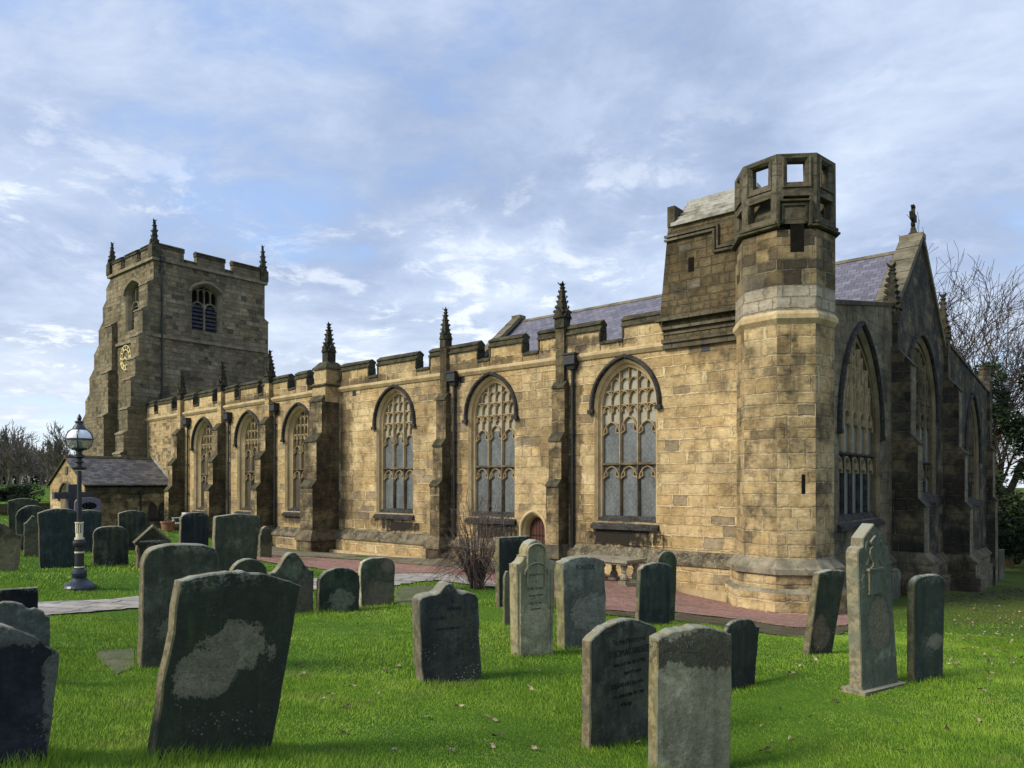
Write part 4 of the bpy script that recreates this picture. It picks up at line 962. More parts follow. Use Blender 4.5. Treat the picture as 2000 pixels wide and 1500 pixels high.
mb = MB(); mb.bar([(um + 1.14 * math.cos(math.pi - k * math.pi / 16), -1.05 + 1.14 * math.sin(k * math.pi / 16)) for k in range(17)], .16, fP, -.12, 0, 0, .5)
mb.box(um - .18, um + .18, vf - .05, vf, .55, 1.05); mb.build('porch_hood_mould', M['trim_dark'], porch)
mb = MB(); vr0, vr1 = vf - .12, -.02
for sx in (-1, 1):
    ux_ = up + .22 if sx > 0 else upw - .22; k = (zr - ze) / (up - um)
    e0 = ze - .22 * k * 0.9 + .12
    mb.face([(ux_, vr0, e0), (ux_, vr1, e0), (um, vr1, zr + .13), (um, vr0, zr + .13)], 0)
    mb.face([(ux_, vr0, e0 - .09), (ux_, vr1, e0 - .09), (um, vr1, zr + .04), (um, vr0, zr + .04)], 1)
    mb.face([(ux_, vr0, e0), (ux_, vr1, e0), (ux_, vr1, e0 - .09), (ux_, vr0, e0 - .09)], 1)
    mb.face([(ux_, vr0, e0), (um, vr0, zr + .13), (um, vr0, zr + .04), (ux_, vr0, e0 - .09)], 1)
pr_ = mb.build('porch_roof', [M['stone_slate'], M['cap']], porch)
mb = MB(); mb.box(up - .06, up + .10, vf + .02, -.05, ze - .52, ze - .16); mb.build('porch_eaves_course', M['cap'], porch)
mb = MB(); mb.extrude([(-.14, -.06), (0, .08), (.14, -.06)], vr0, vr1, lambda t, p, q: (um + p, t, zr + .14 + q)); mb.build('porch_ridge', M['cap'], porch)
mb = MB(); k = (zr - ze) / (up - um); mb.bar([(um, zr + .26), (up + .25, ze + .1)], .16, fS, -.05, -.015, 0, .9); mb.build('lead_flashing', M['lead_pale'] if 'lead_pale' in M else M['cap_pale'], porch)
mb = MB(); vp = Vv(275, up + .1); mb.tube([(up + .1, vp, -3.0), (up + .1, vp, ze - .5)], .05, 8); mb.box(up + .02, up + .3, vp - .14, vp + .14, ze - .62, ze - .38); mb.build('porch_downpipe', M['iron'], porch)
# ---------------------------------------------------------------- the ground
CTRL = [(420, 1470, 6.0), (150, 1500, 5.0), (1280, 1500, 6.5), (1145, 1466, 7.2), (1900, 1490, 7.0), (880, 1335, 9.3), (1045, 1285, 11), (1705, 1360, 9), (1805, 1336, 9.6), (1600, 1280, 11.5),
        (1275, 1222, 15), (1000, 1187, 16), (620, 1198, 15), (740, 1190, 15.5), (300, 1308, 9), (155, 1150, 16), (110, 1110, 18.5), (215, 1106, 19), (20, 1115, 17), (170, 1190, 14), (60, 1260, 9.5), (120, 1330, 8),
        (1222, 1147, 22), (700, 1108, 27), (1400, 1203, 19.2), (640, 1079, 36), (850, 1092, 30.5), (1430, 1184, 22.3), (1520, 1197, 20.6), (1040, 1100, 27), (1700, 1178, 23.5), (1860, 1152, 34), (1950, 1140, 45), (1990, 1120, 50),
        (430, 1060, 41), (360, 1038, 40), (170, 1035, 42), (100, 1030, 44), (20, 985, 60), (60, 978, 70), (1240, 1320, 10.5), (1460, 1352, 9.5), (1950, 1250, 15), (1990, 1180, 24)]
_c = np.array([((px - CX) / F * Y, Y, -(py - HY) / F * Y) for px, py, Y in CTRL])
_c = np.vstack([_c, [(-60, 60, -1.6), (-30, 100, -1.6), (30, 75, -7.5), (60, 60, -7.5), (10, 60, -5.5), (-20, 0, -2.0), (20, 0, -2.6), (0, 0, -1.95), (-12, 12, -2.0), (25, 20, -3.6), (40, 40, -6.5)]])
def _phi(r2): return np.where(r2 > 1e-9, 0.5 * r2 * np.log(np.maximum(r2, 1e-9)), 0.0)
_n = len(_c); _A = np.zeros((_n + 3, _n + 3))
_d2 = (_c[:, None, 0] - _c[None, :, 0]) ** 2 + (_c[:, None, 1] - _c[None, :, 1]) ** 2
_A[:_n, :_n] = _phi(_d2) + np.eye(_n) * 2.5; _A[:_n, _n] = 1; _A[:_n, _n + 1:] = _c[:, :2]; _A[_n, :_n] = 1; _A[_n + 1:, :_n] = _c[:, :2].T
_w = np.linalg.solve(_A, np.concatenate([_c[:, 2], np.zeros(3)]))
def gz(X, Y):
    """height of the ground in world z (arrays allowed)"""
    X = np.asarray(X, float); Y = np.asarray(Y, float); sh = X.shape
    x = X.ravel(); y = Y.ravel(); out = np.empty(len(x))
    for i in range(0, len(x), 20000):
        d2 = (x[i:i + 20000, None] - _c[None, :, 0]) ** 2 + (y[i:i + 20000, None] - _c[None, :, 1]) ** 2
        out[i:i + 20000] = _phi(d2) @ _w[:_n] + _w[_n] + _w[_n + 1] * x[i:i + 20000] + _w[_n + 2] * y[i:i + 20000]
    Rr = np.hypot(x, y); k = np.clip((Rr - 55) / 45, 0, 1); k = k * k * (3 - 2 * k)
    far = np.where(x < 0, -1.2 + np.clip(Rr - 80, 0, 400) * 0.006, -7.0)
    far = np.where(np.abs(x) < 40, -1.2 + (-5.8) * np.clip((x + 40) / 80, 0, 1), far)
    out = out * (1 - k) + far * k
    out += 0.03 * np.sin(x * 1.3 + 0.4 * y) * np.sin(y * 1.1) * np.clip((Rr - 2) / 6, 0, 1)
    return (out + EZ).reshape(sh) if sh else float(out[0] + EZ)
def hit(px, py, off=0.0):
    """where the sight line of a photo pixel meets the ground"""
    a, b = (px - CX) / F, (HY - py) / F
    ys = np.concatenate([np.arange(2.5, 60, 0.05), np.arange(60, 400, .5)])
    dz_ = (EZ + b * ys) - (gz(a * ys, ys) + off)
    i = int(np.argmax(dz_ <= 0)); 
    if dz_[i] > 0: i = len(ys) - 1
    if i > 0:
        t = dz_[i - 1] / (dz_[i - 1] - dz_[i] + 1e-12); y = ys[i - 1] + (ys[i] - ys[i - 1]) * t
    else: y = ys[0]
    return Vector((a * y, y, gz(a * y, y)))

def ground_mat():
    m, t, b = new_mat('churchyard_turf', 0.95, 0.1)
    p = t.geo(); n1 = t.noise(p, 0.45, 5, 0.6); n2 = t.noise(p, 3.0, 5, 0.7); n3 = t.noise(p, 26.0, 4, 0.7)
    c = t.mix(t.mr(n1, .35, .65, 0, 1), (0.045, 0.115, 0.010, 1), (0.085, 0.165, 0.016, 1))
    c = t.mix(t.mr(n3, .4, .7, 0, .7), c, (0.03, 0.07, 0.008, 1))
    x, y, z = t.sep(p)
    # the mossy, leaf-strewn strip beside the path and east of the church
    s_ = t.m('SUBTRACT', t.m('ADD', t.m('MULTIPLY', x, 0.62), t.m('MULTIPLY', y, 0.52)), 13.6)
    br = t.m('MULTIPLY', t.mr(s_, 0.0, 5.0, 0, 1, True), t.mr(t.m('ADD', t.m('MULTIPLY', n2, .6), t.m('MULTIPLY', n1, .4)), .38, .58, 0, .85))
    br = t.m('MULTIPLY', br, t.mr(x, 1.5, 5.0, 0, 1))
    c = t.mix(br, c, (0.085, 0.075, 0.022, 1))
    k = t.m('ADD', .7, t.m('MULTIPLY', n2, .6)); c = t.mix(1.0, c, t.xyz(k, k, k), 'MULTIPLY')
    t.put(b.inputs['Base Color'], c); bump(t, b, t.m('ADD', n3, n2), .04, .8); return m
M['turf'] = ground_mat()
gx = np.concatenate([np.linspace(-900, -70, 24), np.linspace(-66, -14, 40), np.linspace(-13.6, 24, 150), np.linspace(25, 70, 40), np.linspace(75, 900, 24)])
gy = np.concatenate([np.linspace(-60, 2, 12), np.linspace(2.4, 28, 120), np.linspace(28.6, 75, 70), np.linspace(80, 1600, 40)])
GX, GY = np.meshgrid(gx, gy); GZ = gz(GX, GY)
nx_, ny_ = len(gx), len(gy)
me = bpy.data.meshes.new('ground'); idx = np.arange(nx_ * ny_).reshape(ny_, nx_)
q = np.stack([idx[:-1, :-1], idx[:-1, 1:], idx[1:, 1:], idx[1:, :-1]], -1).reshape(-1, 4)
me.from_pydata(np.stack([GX, GY, GZ], -1).reshape(-1, 3).tolist(), [], q.tolist()); me.materials.append(M['turf'])
me.polygons.foreach_set('use_smooth', [True] * len(q))
ground = bpy.data.objects.new('ground', me); COL.objects.link(ground); tag(ground, kind='structure')

# paths: bands laid a few millimetres over the turf
def resample(poly, n):
    p = np.array(poly, float); s = np.concatenate([[0], np.cumsum(np.hypot(*np.diff(p, axis=0).T))]); t = np.linspace(0, s[-1], n)
    return np.stack([np.interp(t, s, p[:, 0]), np.interp(t, s, p[:, 1])], 1)
def band(name, up_, lo_, mat, off, n=60, mrows=8, noexcl=False):
    A = np.array([hit(*p)[:2] for p in up_]); B = np.array([hit(*p)[:2] for p in lo_])
    A = resample(A, n); B = resample(B, n)
    PT = np.stack([A + (B - A) * k for k in np.linspace(0, 1, mrows)], 0)
    rs = np.random.RandomState(len(name)); jit = rs.normal(0, .035, (mrows, n, 2)); PT[0] += jit[0]; PT[-1] += jit[-1]
    Zg = gz(PT[..., 0], PT[..., 1]) + off
    # sit above the ground mesh, which is only piecewise flat
    me = bpy.data.meshes.new(name); idx = np.arange(n * mrows).reshape(mrows, n)
    q = np.stack([idx[:-1, :-1], idx[1:, :-1], idx[1:, 1:], idx[:-1, 1:]], -1).reshape(-1, 4)
    V = np.concatenate([PT, Zg[..., None]], -1).reshape(-1, 3); me.from_pydata(V.tolist(), [], q.tolist()); me.materials.append(mat)
    uvl = me.uv_layers.new(name='UVMap'); lp = np.empty(len(q) * 4, int); me.loops.foreach_get('vertex_index', lp); uvl.data.foreach_set('uv', V[lp][:, :2].ravel())
    o = bpy.data.objects.new(name, me); COL.objects.link(o); tag(o, kind='structure')
    EXCL.append(np.concatenate([PT[0], PT[-1][::-1]]))
    return o
EXCL = []
M['flags'] = masonry('pale_paving_flags', [(0, (.26, .245, .225)), (.5, (.36, .34, .315)), (1, (.46, .43, .40))], (.13, .115, .085), bw=.8, bh=.55, mw=.03, dirt=(.12, .115, .08), dirt_amt=.4, streak=.0, seed=51.0, depth=.012)
M['apron'] = masonry('worn_paving', [(0, (.13, .115, .08)), (.5, (.20, .175, .125)), (1, (.27, .235, .17))], (.09, .08, .05), bw=.9, bh=.5, mw=.03, dirt=(.075, .085, .04), dirt_amt=.7, streak=0, seed=57.0, depth=.015)
def gravel():
    m, t, b = new_mat('red_gravel', .95, .15); p = t.geo(); v = t.voro(p, 38.0); n = t.noise(p, 1.2, 5, .6); n2 = t.noise(p, 45.0, 2)
    n3 = t.mr(t.noise(p, 7.0, 5, .7), .3, .7); c = t.ramp(t.m('ADD', t.m('MULTIPLY', n2, .6), t.m('MULTIPLY', n3, .4)), [(.25, (.19, .09, .07)), (.5, (.32, .175, .145)), (.75, (.48, .32, .28))]); c = t.mix(t.mr(n, .46, .64, 0, .65), c, (.19, .14, .095, 1)); c = t.mix(t.mr(t.noise(p, 2.6, 5, .65), .56, .68, 0, .5), c, (.10, .095, .05, 1))
    t.put(b.inputs['Base Color'], c); bump(t, b, v, .03, .8); return m
M['gravel'] = gravel()
band('stone_path', [(-120, 1205), (60, 1180), (260, 1168), (450, 1150), (620, 1131), (700, 1125), (780, 1122), (870, 1121), (985, 1141)], [(-120, 1235), (60, 1208), (260, 1190), (450, 1173), (620, 1153), (700, 1149), (780, 1144), (850, 1134), (975, 1150)], M['flags'], .030, 90, 6)
band('gravel_path', [(500, 1086), (610, 1090), (700, 1095), (820, 1105), (900, 1112), (1000, 1120), (1180, 1122), (1320, 1148), (1420, 1176), (1500, 1192), (1600, 1203), (1690, 1197)], [(500, 1094), (600, 1108), (660, 1119), (760, 1121), (850, 1120), (900, 1126), (1000, 1152), (1180, 1193), (1240, 1197), (1320, 1197), (1450, 1212), (1560, 1228), (1640, 1224), (1690, 1212)], M['gravel'], .028, 110, 6)
M['verge'] = plain('mossy_earth_verge', (.050, .044, .022), (.10, .082, .045), 2.2, c3=(.06, .085, .02), coord='uv', bumpd=.02)
band('earth_verge', [(1000, 1153), (1180, 1194), (1240, 1198), (1320, 1198), (1450, 1213), (1560, 1229), (1640, 1225), (1690, 1213)], [(1000, 1158), (1180, 1201), (1240, 1208), (1320, 1214), (1450, 1231), (1560, 1247), (1640, 1240), (1690, 1226)], M['verge'], .022, 90, 4)
band('paved_apron', [(430, 1056), (560, 1066), (640, 1070), (700, 1074), (850, 1086), (900, 1094), (1040, 1104), (1110, 1112)], [(430, 1070), (500, 1085), (610, 1089), (700, 1094), (820, 1104), (900, 1111), (1000, 1124), (1110, 1133)], M['apron'], .032, 70, 5)

# ---------------------------------------------------------------- gravestones
def stone_mat(name, face, face2, edge, patches=(), patch_col=(.13, .125, .105), speck=0.3, speck_low=True, H=1.2, green=0.5, seed=0.0, lich=(0.42, 0.43, 0.40)):
    m, t, b = new_mat(name, .88, .22)
    p = t.obj(); x, y, z = t.sep(p); ps = t.vadd(p, (seed * 3.7, seed * 1.3, seed * 2.1))
    p = t.obj(); x, y, z = t.sep(p); ps = t.vadd(p, (seed * 3.7, seed * 1.3, seed * 2.1))
    n1 = t.noise(ps, 2.4, 6, .65); st = t.noise(t.vmul(ps, (8.0, 8.0, .8)), 1.0, 6, .68); n3 = t.mr(t.noise(ps, 34.0, 4, .7), .3, .7); n4 = t.mr(t.noise(ps, 9.0, 6, .72), .3, .7)
    tone_ = t.mr(t.m('ADD', t.m('MULTIPLY', n1, .45), t.m('MULTIPLY', st, .55)), .38, .64, 0, 1, True)
    c = t.mix(tone_, tuple(face) + (1,), tuple(face2) + (1,))
    c = t.mix(t.m('MULTIPLY', t.mr(st, .52, .68, 0, 1, True), green), c, (0.040, 0.058, 0.026, 1))
    film = t.m('MULTIPLY', t.mr(t.noise(t.vadd(ps, (4.0, 1.0, 9.0)), 1.6, 7, .7), .50, .66, 0, 1, True), t.m('ADD', .12, t.m('MULTIPLY', n4, .40)))
    c = t.mix(film, c, tuple(v * 2.6 + .012 for v in face2) + (1,))
    k = t.m('ADD', .62, t.m('ADD', t.m('MULTIPLY', n4, .4), t.m('MULTIPLY', n3, .36))); c = t.mix(1.0, c, t.xyz(k, k, k), 'MULTIPLY')
    hb = t.m('ADD', t.m('MULTIPLY', n4, .3), t.m('MULTIPLY', n3, .14))
    for (cx_, cz_, rx_, rz_) in patches:
        ddx = t.m('DIVIDE', t.m('SUBTRACT', x, cx_), rx_); ddz = t.m('DIVIDE', t.m('SUBTRACT', z, cz_), rz_)
        r2 = t.m('ADD', t.m('MULTIPLY', ddx, ddx), t.m('MULTIPLY', ddz, ddz))
        r2 = t.m('ADD', r2, t.m('ADD', t.m('MULTIPLY', t.m('SUBTRACT', n4, .5), .9), t.m('ADD', t.m('MULTIPLY', t.m('SUBTRACT', n1, .5), 3.2), t.m('MULTIPLY', t.m('SUBTRACT', st, .5), 1.6))))
        mk = t.m('MULTIPLY', t.mr(t.m('ADD', r2, t.m('MULTIPLY', t.m('SUBTRACT', n3, .5), .55)), .72, 1.06, 1, 0, True), t.m('ADD', .6, t.m('MULTIPLY', n4, .4)))
        pk = t.m('ADD', .5, t.m('ADD', t.m('MULTIPLY', n4, .55), t.m('MULTIPLY', n3, .5)))
        pc = t.mix(1.0, tuple(patch_col) + (1,), t.xyz(pk, pk, pk), 'MULTIPLY')
        c = t.mix(mk, c, pc); hb = t.m('SUBTRACT', hb, t.m('MULTIPLY', mk, t.m('ADD', .3, t.m('MULTIPLY', n4, 1.3))))
    vr = t.voro(ps, 30.0); vn_ = t.noise(ps, 3.2, 4, .6)
    sp = t.m('MULTIPLY', t.mr(vr, .16, .28, 1, 0), t.mr(vn_, .5, .6, 0, 1))
    if speck_low: sp = t.m('MULTIPLY', sp, t.mr(z, 0.05, H * .42, 1.0, 0.12))
    c = t.mix(t.m('MULTIPLY', sp, speck), c, tuple(lich) + (1,))
    rim = t.m('MULTIPLY', t.mr(z, H * .90, H * 1.0, 0, 1), t.mr(t.m('ADD', t.m('MULTIPLY', n4, .6), t.m('MULTIPLY', n3, .4)), .46, .66, 0, .6))
    c = t.mix(rim, c, tuple(v * .6 for v in lich) + (1,))
    nr = t.node('ShaderNodeTexCoord').outputs['Normal']; nxx, nyy, nzz = t.sep(nr)
    ec = t.mix(t.mr(n4, .35, .65, 0, 1), tuple(edge) + (1,), tuple(v * .55 for v in edge) + (1,))
    ec = t.mix(t.mr(n1, .52, .66, 0, .8), ec, tuple(face2) + (1,))
    c = t.mix(t.mr(t.m('MULTIPLY', nyy, -1.0), .55, .8, 1, 0), c, ec)
    topm = t.m('MULTIPLY', t.mr(nzz, .45, .8, 0, 1), t.mr(n4, .38, .6, .25, .95))
    c = t.mix(topm, c, tuple(v * .62 for v in lich) + (1,))
    c = t.mix(1.0, c, (1.0, 1.0, .86, 1), 'MULTIPLY')
    t.put(b.inputs['Base Color'], c); bump(t, b, hb, .02, .85); return m

def outline_top(style, n=18):
    """list of (x, g) across the top, x and g from 0 to 1 (g = 0 shoulder, 1 crown)"""
    P = []
    if style == 'flat': return [(0, 0), (.5, .5), (1, 1)]
    if style == 'seg': return [(i / n, math.sin(math.pi * i / n) ** .8 if 0 < i < n else 0) for i in range(n + 1)]
    if style == 'shallow': return [(i / n, 1 - (2 * i / n - 1) ** 2) for i in range(n + 1)]
    if style == 'round': return [(.5 - .5 * math.cos(math.pi * i / n), math.sin(math.pi * i / n)) for i in range(n + 1)]
    if style == 'basket': return [(.5 - .5 * math.copysign(abs(math.cos(math.pi * i / n)) ** .62, math.cos(math.pi * i / n)), math.sin(math.pi * i / n) ** .8) for i in range(n + 1)]
    if style == 'peak': return [(0, 0), (.015, .25), (.05, .42), (.1, .5), (.3, .75), (.5, 1), (.7, .75), (.9, .5), (.95, .42), (.985, .25), (1, 0)]
    if style == 'ogee': return [(0, 0), (.02, .16), (.06, .3), (.12, .38), (.2, .42), (.28, .42), (.34, .5), (.4, .75), (.45, .95), (.5, 1), (.55, .95), (.6, .72), (.66, .46), (.72, .38), (.8, .42), (.88, .38), (.94, .3), (.98, .16), (1, 0)]
    if style == 'bell': return [(0, 0), (.1, .02), (.14, .12), (.22, .3), (.3, .62), (.36, .84), (.43, .96), (.5, 1), (.57, .96), (.64, .84), (.7, .62), (.78, .3), (.86, .12), (.9, .02), (1, 0)]
    if style == 'shoulder': return [(0, 0), (.1, 0), (.1, .1), (.14, .38)] + [(.5 - .36 * math.cos(math.pi * i / 10), .38 + .62 * math.sin(math.pi * i / 10)) for i in range(1, 10)] + [(.86, .38), (.9, .1), (.9, 0), (1, 0)]
    if style == 'crest': return [(0, 0), (.06, .04), (.13, .10), (.18, .22), (.2, .3), (.2, .36), (.25, .36)] + [(.5 - .25 * math.cos(math.pi * i / 12), .5 + .5 * math.sin(math.pi * i / 12)) for i in range(0, 13)] + [(.75, .36), (.8, .36), (.8, .3), (.82, .22), (.87, .10), (.94, .04), (1, 0)]
    if style == 'gothic': return [(0, 0), (.03, .12), (.1, .2), (.16, .22), (.16, .52), (.3, .72), (.5, 1), (.7, .72), (.84, .52), (.84, .22), (.9, .2), (.97, .12), (1, 0)]
    if style == 'scroll': return [(0, .55), (.12, .85), (.25, 1), (.4, .97), (.55, .78), (.62, .56), (.66, .5), (.72, .54), (.8, .5), (.88, .3), (.93, .12), (1, 0)]
    if style == 'pediment': return [(0, 0), (.5, 1), (1, 0)]
    return [(0, 0), (1, 0)]
STONES = {}
GROT = math.atan2(EN[1], EN[0])
def solve_w(P, px, d):
    r = (px - CX) / F; return (r * P[1] - P[0]) / (d[0] - r * d[1])
def gravestone(key, style, bl, br, tl, tr, ytop, yedge, sl, mat, label, yaw=-15.0, lean_back=0.0, yR=None, chamfer=.012, group='old gravestones in the churchyard'):
    """bl: pixel of the near lower corner of the face; br, tl, tr: pixel columns of the other corners; ytop, yedge: rows of crown and near shoulder; sl: column of the far edge of the lit side"""
    P = hit(*bl); a = GROT + R(yaw); d = (math.cos(a), math.sin(a)); dn = (-d[1], d[0])
    w_ = solve_w(P, br, d); s0 = solve_w(P, tl, d) if tl is not None else 0.0; s1 = solve_w(P, tr, d) if tr is not None else w_
    r = (sl - CX) / F; t_ = (r * P[1] - P[0]) / (dn[0] - r * dn[1]); t_ = min(max(t_, .06), .30)
    ym = P[1] + d[1] * (s0 + s1) / 2; he = (HY - yedge) / F * (P[1] + d[1] * s0) + EZ - P[2]; ht = (HY - ytop) / F * ym + EZ - P[2]
    rng = random.Random(hash(key) % 1000 if isinstance(key, int) else sum(map(ord, key)))
    tops = outline_top(style)
    if style == 'flat':
        her = (HY - ytop) / F * (P[1] + d[1] * s1) + EZ - P[2]; pts = [(s0, he), (s1, her)]
    elif style == 'flatpair': pts = [(s0, he), (s1, he)]
    else:
        hr_ = he if yR is None else (HY - yR) / F * (P[1] + d[1] * s1) + EZ - P[2]
        pts = [(s0 + (s1 - s0) * x, he + (hr_ - he) * x + (ht - (he + hr_) / 2) * g) for x, g in tops]
    sink = .35
    gz_r = gz(P[0] + d[0] * w_, P[1] + d[1] * w_) - P[2]
    n = 9
    def lerp(p, q_, k): return (p[0] + (q_[0] - p[0]) * k, p[1] + (q_[1] - p[1]) * k)
    B0 = (0 - s0 * sink / max(he, .2), -sink); B1 = (w_ + (w_ - s1) * sink / max(he, .2), -sink)
    out = [lerp(B0, pts[0], k / n) for k in range(n)] + pts + [lerp(pts[-1], B1, k / n) for k in range(1, n + 1)]
    out = [(x + rng.gauss(0, .0042) + (rng.choice((-1, 1)) * .010 if rng.random() < .10 else 0), z + rng.gauss(0, .0042)) for x, z in out]
    cx_ = sum(p[0] for p in out) / len(out); cz_ = sum(p[1] for p in out) / len(out)
    def inset(o, e):
        res = []
        for i, (x, z) in enumerate(o):
            a0, a1 = o[i - 1], o[(i + 1) % len(o)]; tx, tz = a1[0] - a0[0], a1[1] - a0[1]; l = math.hypot(tx, tz) or 1e-6
            nx, nz = tz / l, -tx / l
            if (cx_ - x) * nx + (cz_ - z) * nz < 0: nx, nz = -nx, -nz
            res.append((x + nx * e, z + nz * e))
        return res
    ins = inset(out, chamfer); mb = MB()
    if math.fabs(lean_back) > 0: lb = math.tan(R(lean_back))
    else: lb = 0.0
    T = lambda x, y, z: (x, y + z * lb, z)
    mb.panel(ins, [], lambda x, z, dd: T(x, dd, z), 0, 0.0); mb.panel(ins, [], lambda x, z, dd: T(x, dd, z), 0, t_)
    R0 = [T(x, 0, z) for x, z in ins]; R1_ = [T(x, chamfer, z) for x, z in out]; R2 = [T(x, t_ - chamfer, z) for x, z in out]; R3 = [T(x, t_, z) for x, z in ins]
    mb.strip(R0, R1_, 0, True); mb.strip(R1_, R2, 0, True); mb.strip(R2, R3, 0, True)
    mt = stone_mat(key + '_stone', H=max(he, ht), seed=rng.uniform(0, 20), **mat) if isinstance(mat, dict) else mat
    o = mb.build('gravestone', mt, merge=True); o.location = P; o.rotation_euler = (0, 0, a)
    tag(o, label, 'gravestone', group)
    STONES[key] = dict(o=o, w=w_, s0=s0, s1=s1, he=he, ht=ht, t=t_, lb=lb, mt=mt, P=P)
    return STONES[key]
def inscribe(st, lines, col=(.02, .02, .02), name='inscription', raise_=.004):
    """lines: (text, centre x 0..1, height from ground 0..1 of the crown, letter height in m)"""
    mt = plain(name + '_cut_%d' % len(bpy.data.materials), tuple(v * 1.2 for v in col), tuple(v * 3.2 + .008 for v in col), 14, .95, .1, 0, thr=(.44, .60))
    for text, fx, fz, hgt in lines:
        cu_ = bpy.data.curves.new('t', 'FONT'); cu_.body = text; cu_.size = hgt * 1.4; cu_.align_x = 'CENTER'; cu_.extrude = .002
        ob = bpy.data.objects.new('t', cu_); COL.objects.link(ob); bpy.context.view_layer.update()
        me_ = bpy.data.meshes.new_from_object(ob.evaluated_get(bpy.context.evaluated_depsgraph_get()))
        zc = fz * st['ht']; xl = st['s0'] * (zc / max(st['he'], .1)); xr = st['w'] + (st['s1'] - st['w']) * (zc / max(st['he'], .1)); xc = xl + (xr - xl) * fx
        sh = ((st['s0'] + st['s1'] - st['w']) / 2) / max(st['he'], .1)
        for v in me_.vertices:
            x = xc + v.co.x * .82 + v.co.y * sh; z = zc + v.co.y; v.co = (x, -raise_ * .25 - v.co.z + z * st['lb'], z)
        COL.objects.unlink(ob); bpy.data.objects.remove(ob); bpy.data.curves.remove(cu_); me_.materials.clear(); me_.materials.append(mt)
        o = bpy.data.objects.new(name, me_); COL.objects.link(o); o.parent = st['o']
DK, DK2, ED = (.026, .030, .024), (.062, .068, .050), (.175, .15, .10)
d_ = lambda **k: dict(dict(face=DK, face2=DK2, edge=ED), **k)
G = gravestone
s = G('big_front', 'shallow', (297, 1487), 537, 352, 588, 1117, 1136, 284, d_(face2=(.028, .036, .026), patches=[(.62, .72, .42, .20), (.40, .60, .25, .22)], patch_col=(.20, .185, .145), speck=.5, green=.8), 'large tilted dark gravestone in the foreground, leaning right, with a flaked bare patch', yaw=-2, yR=1143)
G('behind_big', 'basket', (275, 1306), 420, 281, 428, 1063, 1105, 256, d_(face=(.03, .035, .03), face2=(.06, .066, .052), patches=[(.55, .38, .4, .28)], patch_col=(.15, .15, .12)), 'round shouldered green-grey gravestone directly behind the large tilted one in the foreground')
G('peaked', 'peak', (417, 1118), 500, 421, 508, 1003, 1012, 404, d_(face=(.035, .042, .034), face2=(.075, .08, .06), edge=(.22, .20, .15)), 'broad olive gravestone with a low peaked top and thick pale left edge')
G('bench_side', 'basket', (350, 1100), 404, 354, 410, 1001, 1020, 344, d_(face=(.012, .016, .024), face2=(.024, .03, .036)), 'dark round topped gravestone just right of the white bench')
G('little_ear', 'shoulder', (508, 1089), 531, 508, 532, 1028, 1045, 504, d_(patches=[(.3, .2, .5, .4)], patch_col=(.12, .115, .07), face2=(.06, .06, .045)), 'small stained gravestone with a scrolled top beside the broad peaked one')
s6 = G('pediment', 'pediment', (268, 1112), 326, 268, 326, 1030, 1058, 259, d_(face=(.02, .02, .017), face2=(.06, .056, .042), patches=[(.5, .5, .3, .25)], patch_col=(.16, .15, .12)), 'gravestone with a carved triangular pediment, left of the white bench')
G('rounded_left', 'basket', (183, 1106), 251, 183, 252, 1028, 1050, 179, d_(face=(.013, .017, .02), speck=.7), 'dark round shouldered gravestone just right of the lamp post, specked with lichen low down')
G('behind_rounded', 'shallow', (232, 1074), 287, 232, 288, 997, 1003, 228, d_(face=(.014, .02, .022)), 'dark gravestone with a gently curved top in front of the porch side wall')
G('broad_left', 'shallow', (78, 1110), 164, 74, 158, 993, 1003, 71, d_(face=(.016, .024, .029), face2=(.032, .044, .045)), 'very broad blue-black gravestone standing behind the lamp post')
G('behind_broad', 'shallow', (150, 1078), 198, 150, 199, 996, 1001, 147, d_(face=(.018, .028, .034), face2=(.03, .042, .045)), 'dark teal gravestone between the lamp post and the porch, behind the broad one')
M['granite'] = plain('purple_granite', (.085, .07, .11), (.13, .11, .15), 20, .4, .5, .002)
sg = G('granite', 'basket', (146, 1052), 197, 146, 198, 972, 983, 142, M['granite'], 'polished purple-grey granite gravestone with a carved oval, in front of the porch')
G('far_left_a', 'shallow', (18, 1048), 75, 15, 76, 973, 979, 12, d_(face=(.02, .026, .026)), 'wide dark gravestone against the hedge, farthest back at the left')
G('far_left_b', 'round', (31, 1075), 95, 31, 95, 987, 1012, 27, d_(face=(.012, .017, .022)), 'round topped dark gravestone in front of the wide one by the hedge')
G('far_left_c', 'bell', (47, 1088), 80, 47, 82, 1008, 1022, 45, d_(patches=[(.4, .3, .5, .4)], patch_col=(.12, .11, .08)), 'flaking gravestone partly hidden by the broad blue-black one')
G('edge_ornate', 'bell', (-45, 1114), 36, -45, 44, 1022, 1048, -52, d_(face=(.02, .018, .014), face2=(.10, .085, .05), patches=[(.6, .3, .6, .5)], patch_col=(.19, .165, .11)), 'ornate scrolled sandstone gravestone cut by the left edge, black above and buff below')
G('half_round', 'round', (452, 1165), 520, 452, 522, 1092, 1124, 446, d_(face=(.025, .032, .026), face2=(.055, .06, .045)), 'half round gravestone showing just above the large tilted foreground stone')
G('bell', 'bell', (532, 1199), 612, 528, 613, 1079, 1120, 525, d_(face=(.03, .036, .03), face2=(.07, .078, .062), patches=[(.75, .3, .4, .4)], patch_col=(.12, .105, .085), speck=.7), 'mottled gravestone with a bell shaped top and sloping shoulders')
G('speckled', 'round', (622, 1199), 702, 624, 703, 1109, 1140, 616, d_(face=(.016, .024, .02), face2=(.03, .042, .032), patches=[(.5, .2, .3, .25)], patch_col=(.16, .17, .14), speck=.95, edge=(.15, .135, .08)), 'short round topped gravestone with white lichen splashed over its foot')
